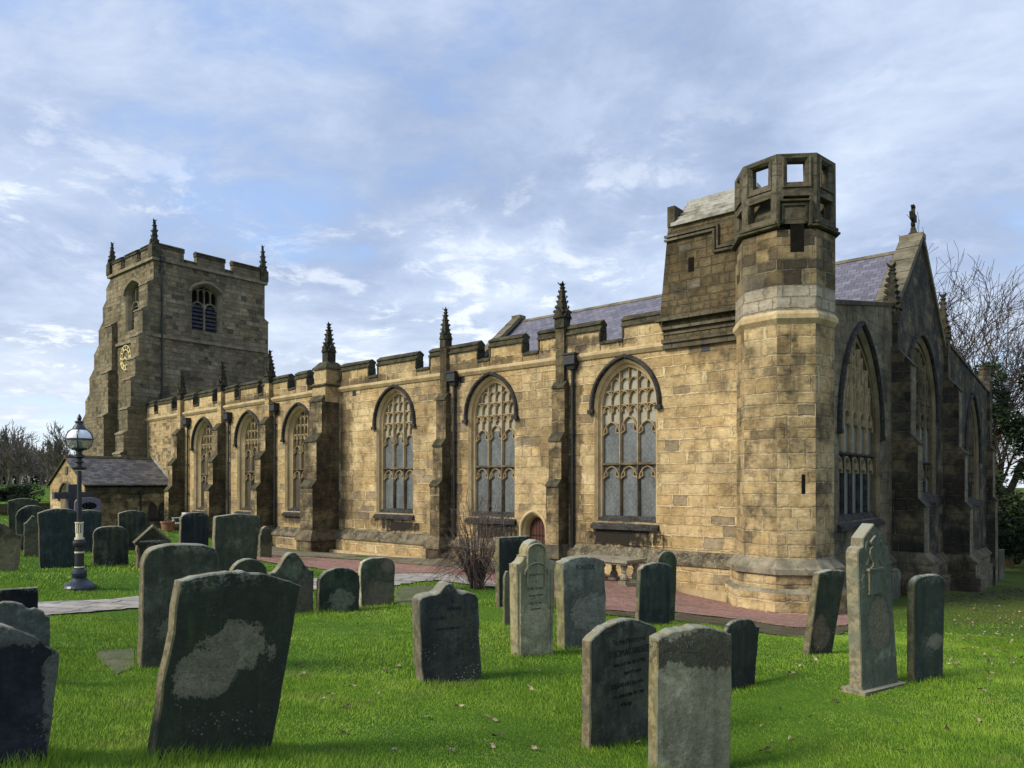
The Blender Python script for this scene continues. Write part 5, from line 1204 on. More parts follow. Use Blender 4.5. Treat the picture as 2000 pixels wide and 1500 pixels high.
G('blotched', 'basket', (706, 1187), 770, 704, 772, 1089, 1118, 701, d_(face=(.04, .055, .04), face2=(.09, .088, .066), patches=[(.45, .25, .45, .35), (.6, .85, .16, .2)], patch_col=(.16, .14, .11), edge=(.5, .47, .38)), 'small blotched brown and green gravestone at the edge of the red path')
s21 = G('ogee', 'ogee', (826, 1338), 940, 818, 934, 1139, 1178, 808, d_(face=(.022, .026, .031), face2=(.05, .056, .054), speck=.95, edge=(.16, .14, .11)), 'dark gravestone with a small raised crest at mid lawn, white specks on its lower half', yaw=-24)
inscribe(s21, [('IN', .56, .80, .035), ('MOFFIT', .58, .72, .05), ('WHO DIED', .3, .64, .035), ('MARGARET WIFE OF', .45, .53, .03)], (.006, .008, .010))
G('slab_tall', 'flatpair', (975, 1186), 1034, 975, 1035, 1046, 1050, 967, d_(face=(.016, .02, .02), face2=(.035, .042, .038)), 'plain square topped dark gravestone between the bare bush and the arched door', yaw=-7)
s23 = G('crest', 'crest', (1012, 1283), 1081, 1008, 1084, 1055, 1103, 997, d_(face=(.17, .17, .125), face2=(.30, .275, .195), edge=(.30, .255, .165), patches=[(.35, .55, .28, .3)], patch_col=(.36, .33, .24), green=.35, lich=(.5, .52, .48)), 'tall pale carved gravestone with a round crest and lichen, centre right', yaw=-14)
inscribe(s23, [('In', .5, .80, .05), ('Loving Memory', .5, .69, .035), ('of', .5, .63, .03), ('JOHN HEANLY', .5, .565, .042), ('who departed this life', .5, .51, .026), ('ALSO OF ANN', .5, .44, .03), ('beloved wife', .5, .39, .03)], (.03, .03, .024))
G('stub', 'round', (985, 1222), 998, 985, 999, 1115, 1135, 984, d_(face=(.13, .125, .09), face2=(.2, .18, .13)), 'narrow pale rounded stone half hidden behind the tall carved crest gravestone')
s24 = G('forster', 'shallow', (1103, 1269), 1186, 1099, 1181, 1087, 1100, 1088, d_(face=(.055, .064, .064), face2=(.135, .145, .138), patches=[(.55, .55, .4, .35)], patch_col=(.19, .195, .185), edge=(.22, .20, .115)), 'blue-grey streaked gravestone right of the tall pale carved one', yaw=-24)
inscribe(s24, [('FORSTER', .52, .86, .075)], (.012, .014, .017))
G('shade', 'round', (1247, 1222), 1308, 1251, 1312, 1099, 1116, 1239, d_(face=(.018, .026, .028), face2=(.044, .058, .054)), 'dark arched gravestone in front of the table tomb', yaw=-18)
G('disc', 'round', (1285, 1215), 1318, 1285, 1323, 1075, 1105, 1281, d_(face=(.035, .045, .028), face2=(.06, .07, .045)), 'green round topped gravestone behind the dark arched one by the table tomb')
s27 = G('memory', 'seg', (1152, 1466), 1290, 1154, 1283, 1210, 1252, 1134, d_(face=(.034, .036, .032), face2=(.082, .085, .072), edge=(.20, .165, .115), green=.4), 'large grey inscribed gravestone with a curved top, half behind the front one', yaw=-10)
inscribe(s27, [('To the Memory of', .56, .80, .058), ('THOMAS BIRESLEY', .58, .70, .068), ('who died the 5th of May', .56, .62, .042), ('Aged 63 years', .6, .54, .04), ('SUSANNAH his wife', .52, .44, .05), ('He died in the 70th year', .55, .355, .04), ('of his age', .5, .28, .04)], (.010, .010, .010))
s28 = G('front', 'seg', (1281, 1512), 1428, 1284, 1430, 1225, 1249, 1264, d_(face=(.105, .108, .085), face2=(.19, .19, .155), patches=[(.5, 1.05, .7, .16)], patch_col=(.03, .03, .026), edge=(.26, .215, .125), green=.25, lich=(.34, .36, .35)), 'weathered olive-grey gravestone nearest the camera, black staining below its curved top', yaw=-33)
inscribe(s28, [('VR', .42, .86, .06)], (.075, .08, .078))
G('right_round', 'shoulder', (1416, 1352), 1474, 1412, 1484, 1209, 1236, 1408, d_(face=(.02, .026, .026), face2=(.042, .05, .046), edge=(.12, .115, .09)), 'small dark gravestone with a round head and square shoulders behind the front one')
G('tilted', 'peak', (1580, 1280), 1626, 1600, 1652, 1113, 1121, 1567, d_(face=(.022, .03, .022), face2=(.05, .055, .04), patches=[(.30, .34, .22, .3)], patch_col=(.15, .115, .085), speck=.8, lich=(.5, .52, .45)), 'dark gravestone tilting right against the stair turret foot, with a bare brown patch', yaw=-20)
s31 = G('monument', 'gothic', (1684, 1357), 1755, 1675, 1738, 1024, 1080, 1659, d_(face=(.075, .085, .074), face2=(.135, .145, .12), patches=[(.35, .85, .25, .35)], patch_col=(.17, .15, .115), edge=(.27, .235, .175), speck=.7), 'tallest gravestone, stepped gothic top with a carved urn, on a low base', yaw=-18)
G('right_last', 'basket', (1786, 1335), 1842, 1786, 1846, 1123, 1150, 1771, d_(face=(.022, .030, .029), face2=(.042, .054, .046), patches=[(.45, .5, .22, .12)], patch_col=(.20, .19, .16), edge=(.10, .10, .062), lich=(.5, .5, .46)), 'dark round topped gravestone right of the tallest monument, with a pale flaked spot', yaw=-21)
G('front_left', 'shallow', (-150, 1530), 92, -125, 118, 1222, 1262, -180, d_(face=(.008, .010, .018), face2=(.014, .016, .024), patches=[(.45, .98, .75, .26), (.80, .50, .15, .62)], patch_col=(.12, .125, .125), green=.1), 'black gravestone cut by the lower left corner, grey lichen along its edge', yaw=0, yR=1279)
G('scroll', 'scroll', (-25, 1335), 97, -25, 98, 1172, 1215, -40, d_(face=(.045, .055, .056), face2=(.085, .095, .095), green=.2), 'grey scroll topped gravestone above the black one at the lower left')
G('dark_flat', 'flatpair', (-40, 1270), 74, -40, 75, 1157, 1154, -52, d_(face=(.006, .007, .011), face2=(.012, .013, .018)), 'flat topped black gravestone by the paved path at the left edge')
G('leaning_slab', 'flatpair', (1952, 1136), 1962, 1951, 1962, 1072, 1074, 1949, d_(face=(.06, .06, .05), face2=(.09, .09, .07)), 'narrow slab propped at the far end of the church wall')
G('grey_behind', 'shoulder', (1742, 1170), 1757, 1742, 1760, 1110, 1120, 1739, d_(face=(.07, .075, .07), face2=(.11, .11, .10)), 'weathered grey gravestone just behind the tallest monument')
# carved details that stand proud of their stones
def relief(key, builder, name, col=None):
    st = STONES[key]; mb = MB(); builder(mb, st); return mb.build(name, col or st['mt'], st['o'])
fst = lambda st: (lambda x, z, d: (x, d + z * st['lb'], z))
def urn(mb, st):
    w_, h_ = st['w'], st['ht']; f_ = fst(st); c = (st['s0'] + st['s1']) / 2; k = (st['s1'] - st['s0'])
    mb.box(c - k * .20, c + k * .20, -.03, 0, h_ * .585, h_ * .725, fr=lambda x, y, z: f_(x, z, y)); mb.box(c - k * .24, c + k * .24, -.045, 0, h_ * .7251, h_ * .74, fr=lambda x, y, z: f_(x, z, y))
    pr_ = [(.15, .0), (.08, .05), (.07, .10), (.13, .17), (.18, .27), (.16, .35), (.08, .39), (.13, .43), (.15, .47), (.07, .54), (.0, .58)]
    pr_ = [(c + r_ * k, h_ * .74 + z_ * .70) for r_, z_ in pr_] + [(c - r_ * k, h_ * .74 + z_ * .70) for r_, z_ in reversed(pr_)]
    mb.extrude(pr_, -.028, .0, lambda t, p, q: f_(p, q, t))
    for s_ in (-1, 1):
        mb.bar([(c + s_ * k * (.20 + .05 * math.sin(q * .7)), h_ * .90 - q * .03) for q in range(11)], .035, f_, -.012, 0)
        mb.bar([(c + s_ * k * .34 + .02 * math.cos(q * .8), h_ * .71 - q * .02) for q in range(10)], .035, f_, -.010, 0)
relief('monument', urn, 'carved_urn')
st = s31; mb = MB(); mb.box(-.06, st['w'] + .06, -.08, st['t'] + .08, -.3, .05); mb.build('base', st['mt'], st['o'])
def crest(mb, st):
    f_ = fst(st); w_, h_ = st['w'], st['ht']; c = w_ / 2
    mb.bar([(c - w_ * .25, h_ * .6)] + [(c - w_ * .25 * math.cos(k * math.pi / 12), h_ * .90 + w_ * .17 * math.sin(k * math.pi / 12)) for k in range(13)] + [(c + w_ * .25, h_ * .6)], .035, f_, -.03, 0)
    mb.bar([(c - w_ * .33 * math.cos(k * math.pi / 12), h_ * .70 + w_ * .26 * math.sin(k * math.pi / 12)) for k in range(13)], .03, f_, -.025, 0)
    for s_ in (-1, 1): mb.bar([(c + s_ * w_ * .44, .02), (c + s_ * w_ * .44, h_ * .73)], .035, f_, -.02, 0)
relief('crest', crest, 'carved_arch')
def pedi(mb, st):
    f_ = fst(st); w_, he, ht = st['w'], st['he'], st['ht']
    mb.bar([(-.07, he - .05), (w_ / 2, ht + .02), (w_ + .07, he - .05)], .12, f_, -.10, 0); mb.bar([(-.06, he - .03), (w_ + .06, he - .03)], .11, f_, -.09, 0)
    for x in (.06, w_ - .06): mb.bar([(x, 0), (x, he - .06)], .09, f_, -.05, 0)
    mb.lathe([(.0, 0), (.08, .02), (.1, .05)], (w_ / 2, -.02, he + .12), 8)
relief('pediment', pedi, 'carved_pediment')
def oval(mb, st):
    f_ = fst(st); mb.panel([(st['w'] * .55 + .26 * math.cos(k * .3142), st['ht'] * .80 + .14 * math.sin(k * .3142)) for k in range(20)], [], f_, 0, -.004)
relief('granite', oval, 'carved_oval', M['dark'])
M['oval_leaf'] = plain('carved_leaf', (.06, .05, .08), (.09, .08, .11), 12)
def leaves(mb, st):
    f_ = fst(st); c, z = st['w'] * .55, st['ht'] * .80
    for k in range(7): mb.lathe([(.0, -.01), (.04, 0), (.0, .01)], (c + .16 * math.cos(k * .9), -.012, z + .08 * math.sin(k * .9)), 6)
relief('granite', leaves, 'carved_leaves', M['oval_leaf'])

# black stone cross by the porch
p0 = hit(146, 1052); Yc = p0.y + 1.2; mb = MB(); s_ = Yc / F; zc = lambda py: (HY - py) * s_ + EZ
xcr = (143 - CX) * s_; gzc = gz(xcr, Yc)
mb.box(-.22, .22, -.13, .13, -.1, zc(946) - gzc); mb.box(-.72, -.221, -.12, .12, zc(974) - gzc, zc(961) - gzc); mb.box(.221, .72, -.12, .12, zc(974) - gzc, zc(961) - gzc); mb.box(-.4, .4, -.3, .3, -.2, .25)
o = mb.build('stone_cross', plain('black_cross_stone', (.022, .024, .026), (.045, .047, .048), 8, .5, .4, .002)); o.location = (xcr, Yc, gzc); o.rotation_euler = (0, 0, GROT)
tag(o, 'plain dark stone cross standing in front of the porch doorway', 'cross')

# ledger slab lying in the grass, and a second half-hidden one
def ledger(pxs, label, mat, th=.06):
    pts = [hit(*p) for p in pxs]; c = sum(pts, Vector()) / len(pts); mb = MB()
    top = [(p.x - c.x, p.y - c.y, p.z - c.z + th) for p in pts]; bot = [(x, y, z - th - .1) for x, y, z in top]
    mb.face(top); mb.strip(bot, top, 0, True); o = mb.build('ledger_slab', mat); o.location = c; tag(o, label, 'ledger stone')
    EXCL.append(np.array([[c.x + (p.x - c.x) * .82, c.y + (p.y - c.y) * .82] for p in pts]))
M['ledger'] = plain('mossy_ledger_stone', (.07, .085, .035), (.13, .13, .075), 3, c3=(.05, .10, .025))
ledger([(188, 1279), (200, 1271), (232, 1270), (262, 1268), (262, 1304), (246, 1310), (228, 1318), (216, 1306), (197, 1292)], 'mossy flat grave slab sunk in the grass beside the round shouldered gravestone', M['ledger'], .012)
ledger([(772, 1152), (820, 1145), (905, 1150), (812, 1182), (774, 1180)], 'pale flat grave slab in the grass behind the crested dark gravestone', M['ledger'], .03)

# balustered table tomb
pc = hit(1222, 1147); tomb = empty('table_tomb', pc, math.atan2(EU[1], EU[0]))
tag(tomb, 'stone table tomb on baluster legs between the red path and the church wall', 'tomb')
M['tomb'] = plain('tomb_stone', (.17, .15, .105), (.30, .27, .20), 2.5, c3=(.08, .075, .05))
mb = MB(); L_, W_ = 1.95, 1.0; h_ = .80
for e, z0_, z1_ in ((.04, h_ - .14, h_ - .08), (.10, h_ - .079, h_), ): mb.box(-L_ - e, e, -e, W_ + e, z0_, z1_)
mb.build('top_slab', M['tomb'], tomb)
mb = MB(); mb.box(-L_, .02, 0, W_, -.15, .06); mb.build('base_slab', M['tomb'], tomb)
def baluster(x, y):
    mb = MB(); mb.box(x - .13, x + .13, y - .13, y + .13, .061, .16); mb.lathe([(.09, .16), (.12, .2), (.13, .27), (.09, .34), (.06, .40), (.10, .43), (.06, .46), (.09, .54), (.12, .6), (.08, .63)], (x, y, 0), 10); mb.box(x - .13, x + .13, y - .13, y + .13, .63, h_ - .141); return mb.build('baluster', M['tomb'], tomb)
for x in (-.16, -.95, -L_ + .16):
    for y in (.16, W_ - .16): baluster(x, y)

# cast iron lamp post
pl = hit(155, 1149); lamp = empty('lamp_post', pl); tag(lamp, 'black cast iron lamp post with cream bands and a round glass lantern', 'lamp post')
k_ = pl.y / F; H = lambda py: (1149 - py) * k_
M['blue_black'] = plain('blue_black_paint', (.012, .016, .026), (.022, .028, .042), 9, .38, .5, 0)
mb = MB()
mb.lathe([(.33, -.1), (.33, H(1146)), (.30, H(1142)), (.20, H(1136)), (.16, H(1133)), (.15, H(1130)), (.13, H(1129)), (.145, H(1124)), (.15, H(1119)), (.14, H(1114)), (.10, H(1111)), (.10, H(1108.5))], n=24); mb.build('base', M['blue_black'], lamp, smooth=False)
mb = MB(); mb.lathe([(.092, H(1106)), (.088, H(1080))], n=20); mb.lathe([(.080, H(1077)), (.085, H(1068)), (.12, H(1065)), (.13, H(1060)), (.12, H(1056)), (.08, H(1053.5))], n=20)
mb.lathe([(.05, H(1020)), (.043, H(919)), (.14, H(916)), (.15, H(913)), (.05, H(910)), (.05, H(905)), (.11, H(903)), (.05, H(899)), (.05, H(896)), (.10, H(893)), (.10, H(889)), (.05, H(886)), (.05, H(882)), (.13, H(876))], n=20)
mb.build('column', M['iron'], lamp)
mb = MB()
for a, b_, r_ in ((1108.4, 1106, .096), (1079.8, 1077, .094), (1053.4, 1050, .094), (1022, 1019.5, .086), (919.5, 917.5, .075)): mb.lathe([(r_ * .8, H(a)), (r_, H(a)), (r_, H(b_)), (r_ * .8, H(b_))], n=20)
mb.lathe([(.070, H(1050)), (.070, H(1041))], n=20)
for q in range(12):
    a = q * math.pi / 6; mb.tube([(.066 * math.cos(a), .066 * math.sin(a), H(1041)), (.066 * math.cos(a), .066 * math.sin(a), H(1022))], .010, 5)
mb.build('cream_band', M['cream'], lamp)
mb = MB(); mb.lathe([(.058, H(1041)), (.058, H(1022))], n=12); mb.build('flute_core', M['iron'], lamp)
zc_, rg = H(858), .245
gm, t, b = new_mat('lantern_glass', .12, .5); b.inputs['Base Color'].default_value = (.30, .30, .24, 1); b.inputs['Alpha'].default_value = .55
gw, t, b = new_mat('opal_glass', .25, .5); b.inputs['Base Color'].default_value = (.72, .75, .78, 1)
mb = MB(); mb.lathe([(rg * math.sin(a), zc_ - rg * math.cos(a)) for a in [.5 + k * .107 for k in range(11)]], n=24); lo_ = mb.build('lower_glass', gm, lamp, smooth=True)
mb = MB(); mb.lathe([(rg * math.sin(a), zc_ - rg * math.cos(a)) for a in [1.60 + k * .105 for k in range(10)]], n=24); mb.build('upper_glass', gw, lamp, smooth=True)
mb = MB(); mb.lathe([(.255, zc_ - .015), (.262, zc_ - .015), (.262, zc_ + .015), (.255, zc_ + .015)], n=24)
for q in range(4):
    a = q * math.pi / 2 + .4; mb.tube([(1.06 * rg * math.sin(t_) * math.cos(a), 1.06 * rg * math.sin(t_) * math.sin(a), zc_ - 1.06 * rg * math.cos(t_)) for t_ in [.45 + k * .21 for k in range(11)]], .011, 5)
    mb.tube([(.27 * math.cos(a), .27 * math.sin(a), zc_), (.33 * math.cos(a), .33 * math.sin(a), zc_ + .06), (.36 * math.cos(a), .36 * math.sin(a), zc_ + .16)], .007, 4)
mb.lathe([(.13, zc_ + .205), (.145, zc_ + .22), (.10, zc_ + .29), (.075, zc_ + .33), (.075, zc_ + .36), (.10, zc_ + .37), (.08, zc_ + .39), (.03, zc_ + .41), (.05, zc_ + .45), (.035, zc_ + .50), (.004, zc_ + .55)], n=16)
mb.lathe([(.05, H(882)), (.14, H(877)), (.15, H(875)), (.05, H(872)), (.05, H(862)), (.02, H(861))], n=16)
mb.build('lantern_frame', M['blue_black'], lamp)

# white bench and planter by the porch
pb = hit(338, 1037); bench = empty('garden_bench', pb, math.atan2(EU[1], EU[0])); tag(bench, 'white painted wooden garden bench against the aisle wall by the porch', 'bench')
M['white'] = plain('white_paint', (.55, .54, .50), (.70, .69, .64), 9, .6, .3, .003)
bw = 1.7
for x in (0, bw):
    mb = MB(); mb.box(x - .035, x + .035, -.03, .04, 0, .66); mb.box(x - .035, x + .035, .48, .55, 0, .95); mb.box(x - .045, x + .045, -.06, .479, .661, .70); mb.box(x - .03, x + .03, .041, .479, .33, .39); mb.build('bench_end', M['white'], bench)
mb = MB()
for k in range(5): mb.box(.05, bw - .05, -.03 + k * .105, .06 + k * .105, .40, .43)
mb.build('seat', M['white'], bench)
mb = MB(); mb.box(.04, bw - .04, .49, .54, .88, .95); mb.box(.04, bw - .04, .49, .54, .5, .56)
for k in range(14): mb.box(.1 + k * .113, .15 + k * .113, .50, .53, .561, .879)
mb.build('backrest', M['white'], bench)
pp_ = hit(328, 1037); mb = MB(); mb.lathe([(.0, 0), (.26, 0), (.34, .42), (.37, .42), (.37, .5), (.32, .5), (.30, .44), (0, .44)], n=16)
pot = mb.build('planter', plain('terracotta', (.20, .09, .055), (.28, .14, .09), 6)); pot.location = pp_; tag(pot, 'terracotta planter with a small dark shrub beside the porch wall', 'planter')
mb = MB(); rng = random.Random(5)
for k in range(260):
    v = Vector((rng.gauss(0, .16), rng.gauss(0, .16), .5 + abs(rng.gauss(.25, .2)))); a = Vector((rng.uniform(-1, 1), rng.uniform(-1, 1), rng.uniform(-1, 1))) * .06; b_ = Vector((rng.uniform(-1, 1), rng.uniform(-1, 1), rng.uniform(-1, 1))) * .06
    mb.face([v, v + a, v + b_])
M['evergreen'] = plain('evergreen_leaf', (.010, .020, .009), (.026, .042, .016), 1.2, .8, .2, 0)
mb.build('shrub', M['evergreen'], pot)
# iron handrail round the sunken steps of the little door
hr = empty('handrail', (*WXY(U(998), -.9), gz(*WXY(U(998), -.9))), math.atan2(EU[1], EU[0])); tag(hr, 'thin black iron handrail beside the small arched door', 'handrail')
mb = MB(); zt_ = Z(1003, U(1000), -.9) + EZ - hr.location.z
a0, a1 = -.9, .75
mb.tube([(a0, 0, 0), (a0, 0, zt_ - .25), (a0 + .25, 0, zt_ - .05), (a0 + .6, 0, zt_), (a1 - .35, 0, zt_ + .02), (a1 - .1, 0, zt_ - .12), (a1, 0, zt_ - .35), (a1, 0, -.3)], .018, 6)
mb.tube([(a0, 0, zt_ * .5), (a1, 0, zt_ * .5)], .012, 5)
mb.build('rail', M['iron'], hr)
# ---------------------------------------------------------------- trees and bushes
def bark(name, c1, c2, sc=6.0): return plain(name, c1, c2, sc, .95, .1, .01, stretch=(1, 1, .35))
M['bark'] = bark('grey_brown_bark', (.075, .064, .042), (.15, .13, .085), 3.0)
M['twig'] = bark('bare_twig', (.040, .030, .024), (.070, .052, .040))
M['twig_pale'] = bark('pale_bare_twig', (.09, .08, .065), (.15, .13, .105))
def grow(out, p, d, L, r, lvl, maxl, rng, spread, up, ratio=.74, kids=(2, 4), wig=.16):
    """one branch as a polyline with radii, then its children"""
    n = 5 if lvl < 2 else (4 if lvl < 4 else 3); pts = [p.copy()]; rs = [r]; q = p.copy(); dd = d.copy()
    for i in range(n):
        dd = (dd + Vector((rng.gauss(0, wig), rng.gauss(0, wig), rng.gauss(0, wig * .7) + up * .10))).normalized(); q = q + dd * (L / n); pts.append(q.copy()); rs.append(r * (1 - .42 * (i + 1) / n))
    out.append((lvl, pts, rs))
    if lvl >= maxl: return
    nk = rng.randint(*kids)
    for k in range(nk):
        f_ = 1.0 if k == 0 else rng.uniform(.35, 1.0); i = min(int(f_ * n), n); base = pts[i]
        a = rng.uniform(0, 2 * math.pi); s_ = spread * (rng.uniform(.35, .7) if k == 0 else rng.uniform(.75, 1.25))
        x = dd.orthogonal().normalized(); y = dd.cross(x); nd = (dd * math.cos(s_) + (x * math.cos(a) + y * math.sin(a)) * math.sin(s_)).normalized()
        nd = (nd + Vector((0, 0, up * .22))).normalized()
        grow(out, base, nd, L * ratio * rng.uniform(.8, 1.15), rs[i] * (.82 if k == 0 else .64), lvl + 1, maxl, rng, spread, up, ratio, kids, wig)
def limbs(out, lo, hi, sides):
    mb = MB()
    for lvl, pts, rs in out:
        if lo <= lvl <= hi: mb.tube(pts, [max(x, .010) for x in rs], sides(lvl), cap=False)
    return mb
def bare_tree(name, loc, H0, seed, label, maxl=6, r0=.38, spread=.55, up=.5, first=.27, lean=(0, 0), kids=(2, 4), twig='twig', rmin=.012, group=None, ratio=.74):
    rng = random.Random(seed); out = []
    grow(out, Vector((0, 0, -.3)), Vector((lean[0], lean[1], 1)).normalized(), H0 * first, r0, 0, maxl, rng, spread, up, ratio, kids)
    top = max(p.z for _, pts, _ in out for p in pts); k = H0 / top
    out = [(l, [p * k for p in pts], [max(x, rmin) for x in rs]) for l, pts, rs in out]
    root = empty(name, loc); tag(root, label, 'tree', group)
    limbs(out, 0, 3, lambda l: 8 if l < 2 else 5).build('trunk', M['bark'], root, smooth=True)
    limbs(out, 4, 9, lambda l: 4 if l < 5 else 3).build('crown', M[twig], root)
    return root
def at(px, Y): X = (px - CX) / F * Y; return Vector((X, Y, gz(X, Y)))
bare_tree('bare_tree', at(1962, 62), 31.0, 11, 'tall bare winter tree behind the east end of the church, forked trunk above the yew', maxl=7, r0=.82, spread=.54, up=.22, first=.30, kids=(3, 3), rmin=.019, ratio=.79)
bare_tree('bare_tree', at(1912, 70), 27.0, 23, 'bare winter tree rising directly behind the north aisle gable', maxl=7, r0=.66, spread=.52, up=.22, first=.32, kids=(2, 4), rmin=.018, lean=(-.06, 0), ratio=.79)
bare_tree('bare_tree', at(2050, 62), 25, 31, 'bare winter tree at the right edge behind the yew', maxl=6, r0=.5, spread=.55, up=.4, kids=(2, 4), rmin=.022)
for i, (px, Y, h, lab) in enumerate(((118, 120, 11.0, 'pale bare tree left of the tower, farthest from the lamp'), (138, 112, 10.5, 'pale bare tree on the skyline just behind the lamp lantern'), (92, 128, 9.5, 'slim bare tree at the edge of the dark wood on the left'), (12, 130, 12.0, 'bare tree at the left edge before the dark wood'))):
    bare_tree('bare_tree', at(px, Y), h, 40 + i, lab, maxl=6, r0=.2, spread=.5, up=.55, kids=(2, 4), twig='twig_pale', rmin=.03, group='bare trees on the left skyline')

def foliage(name, loc, blobs, n, size, mat, label, seed, trunk_h=2.0, cat='tree', crownname='crown'):
    """leafy sprays scattered over several ragged clumps, gaps between them"""
    rs = np.random.RandomState(seed); P = []
    tot = sum(b[3] * b[4] * b[5] for b in blobs)
    for (x, y, z, rx, ry, rz) in blobs:
        k = int(n * (rx * ry * rz) / tot) + 20; d = rs.normal(size=(k, 3)); d /= np.linalg.norm(d, axis=1)[:, None]; rad = rs.uniform(.35, 1.0, (k, 1)) ** .45
        P.append(np.array([x, y, z]) + d * rad * np.array([rx, ry, rz]))
    P = np.concatenate(P); keep = (np.sin(P[:, 0] * 2.1 + seed) * np.sin(P[:, 1] * 1.9) * np.sin(P[:, 2] * 2.3) + rs.uniform(-.5, .5, len(P))) > -.22; P = P[keep]
    k = len(P); a = rs.normal(size=(k, 3)) * size; b = rs.normal(size=(k, 3)) * size; a[:, 2] *= .6; b[:, 2] = b[:, 2] * .6 - size * .3
    V = np.stack([P, P + a, P + a * .4 + b], 1).reshape(-1, 3); me = bpy.data.meshes.new(crownname)
    me.vertices.add(len(V)); me.vertices.foreach_set('co', V.ravel()); me.loops.add(len(V)); me.loops.foreach_set('vertex_index', np.arange(len(V))); me.polygons.add(k); me.polygons.foreach_set('loop_start', np.arange(0, 3 * k, 3)); me.polygons.foreach_set('loop_total', np.full(k, 3)); me.update(); me.materials.append(mat)
    root = empty(name, loc); tag(root, label, cat); o = bpy.data.objects.new(crownname, me); COL.objects.link(o); o.parent = root
    mb = MB(); rng = random.Random(seed)
    for q in range(6):
        a_ = rng.uniform(0, 6.28); mb.tube([(0, 0, -.3), (.2 * math.cos(a_), .2 * math.sin(a_), trunk_h * .5), (blobs[q % len(blobs)][0] * .6, blobs[q % len(blobs)][1] * .6, blobs[q % len(blobs)][2])], [.22, .16, .05], 6)
    mb.build('trunk', M['bark'], root); return root
rng = random.Random(3)
yb = [(rng.uniform(-3.2, 3.5), rng.uniform(-2, 2), 2.4 + 11.5 * k / 15, rng.uniform(1.1, 2.4) * (1.1 - .35 * k / 15), rng.uniform(1.1, 2.2), rng.uniform(.8, 1.5)) for k in range(16)]
foliage('yew_tree', at(2022, 52), yb, 30000, .17, M['evergreen'], 'dark ragged yew tree at the right edge beside the far church corner', 7, 8.0)
yb = [(rng.uniform(-4.2, 4.5), rng.uniform(-2, 2), 1.2 + 3.4 * k / 9, rng.uniform(1.2, 2.2), 1.6, rng.uniform(.8, 1.3)) for k in range(9)]
foliage('holly_bush', at(2010, 60), yb, 12000, .14, M['evergreen'], 'low dark evergreen bush under the yew at the right edge', 9, 2.0, 'bush')
# twiggy undergrowth beyond the lawn
def thicket(name, loc, n, wx, wy, hgt, seed, mat, label, r=.012, droop=0.0, cat='bush', kids=2, parts_=True):
    rng = random.Random(seed); mb = MB(); ml = MB()
    for i in range(n):
        a = rng.uniform(0, 6.28); rr = rng.uniform(0, 1) ** .5; b0 = Vector((wx * .18 * rr * math.cos(a), wy * .18 * rr * math.sin(a), 0))
        tip = Vector((wx * rng.uniform(.2, 1) * math.cos(a), wy * rng.uniform(.2, 1) * math.sin(a), hgt * (rng.uniform(.7, 1.0) if i % 3 == 0 else rng.uniform(.3, .65))))
        pts = []; m_ = 6
        for k in range(m_ + 1):
            t = k / m_; p = b0.lerp(tip, t); p.z = tip.z * (t ** .75) - droop * t ** 3; p += Vector((rng.gauss(0, .035), rng.gauss(0, .035), 0)) * hgt * .5 * t; pts.append(p)
        rk = r * rng.uniform(.6, 1.7); mb.tube(pts, [rk * (1.15 - .8 * k / m_) for k in range(m_ + 1)], 4, cap=False)
        for q in range(kids):
            k = rng.randint(2, m_ - 1); d = Vector((rng.gauss(0, 1), rng.gauss(0, 1), rng.uniform(.1, 1.2))).normalized() * hgt * rng.uniform(.12, .32)
            ml.tube([pts[k], pts[k] + d * .5 + Vector((0, 0, .03)), pts[k] + d], [r * .55, r * .45, r * .3], 3, cap=False)
    root = empty(name, loc); tag(root, label, cat); mb.build('stem', M[mat], root); ml.build('twig', M[mat], root); return root
pbu = hit(932, 1150)
bush = thicket('bare_bush', pbu, 70, 1.05, .8, 2.75, 4, 'twig_red', '', .011) if 'twig_red' in M else None
M['twig_red'] = bark('bush_twig', (.075, .055, .045), (.14, .105, .09), 8)
bush = thicket('bare_bush', pbu, 58, .95, .8, 2.7, 4, 'twig_red', 'leafless twiggy bush beside the path in front of the middle window', .010, kids=3)
mb = MB(); rng = random.Random(8)                                  # low arching mass of fine twigs at its foot
for i in range(230):
    a = rng.uniform(0, 6.28); L_ = rng.uniform(.3, 1.15) * (1.25 if math.cos(a) < 0 else .8); h_ = rng.uniform(.15, .9)
    pts = [Vector((.15 * math.cos(a), .15 * math.sin(a), rng.uniform(0, .5))), Vector((L_ * .5 * math.cos(a), L_ * .5 * math.sin(a), h_ + .25)), Vector((L_ * .85 * math.cos(a + .2), L_ * .85 * math.sin(a + .2), h_ + .15)), Vector((L_ * 1.1 * math.cos(a + .3), L_ * 1.1 * math.sin(a + .3), h_ - .1))]
    mb.tube(pts, [.007, .006, .005, .004], 3, cap=False)
mb.build('low_twigs', M['twig_red'], bush)
for i, (px, Y) in enumerate(((1975, 66), (2030, 64))):
    thicket('undergrowth', at(px, Y), 160, 3.0, 2.0, 3.2, 60 + i, 'twig', ('leafless undergrowth at the foot of the tall bare tree', 'leafless undergrowth at the right edge beyond the lawn')[i], .03)
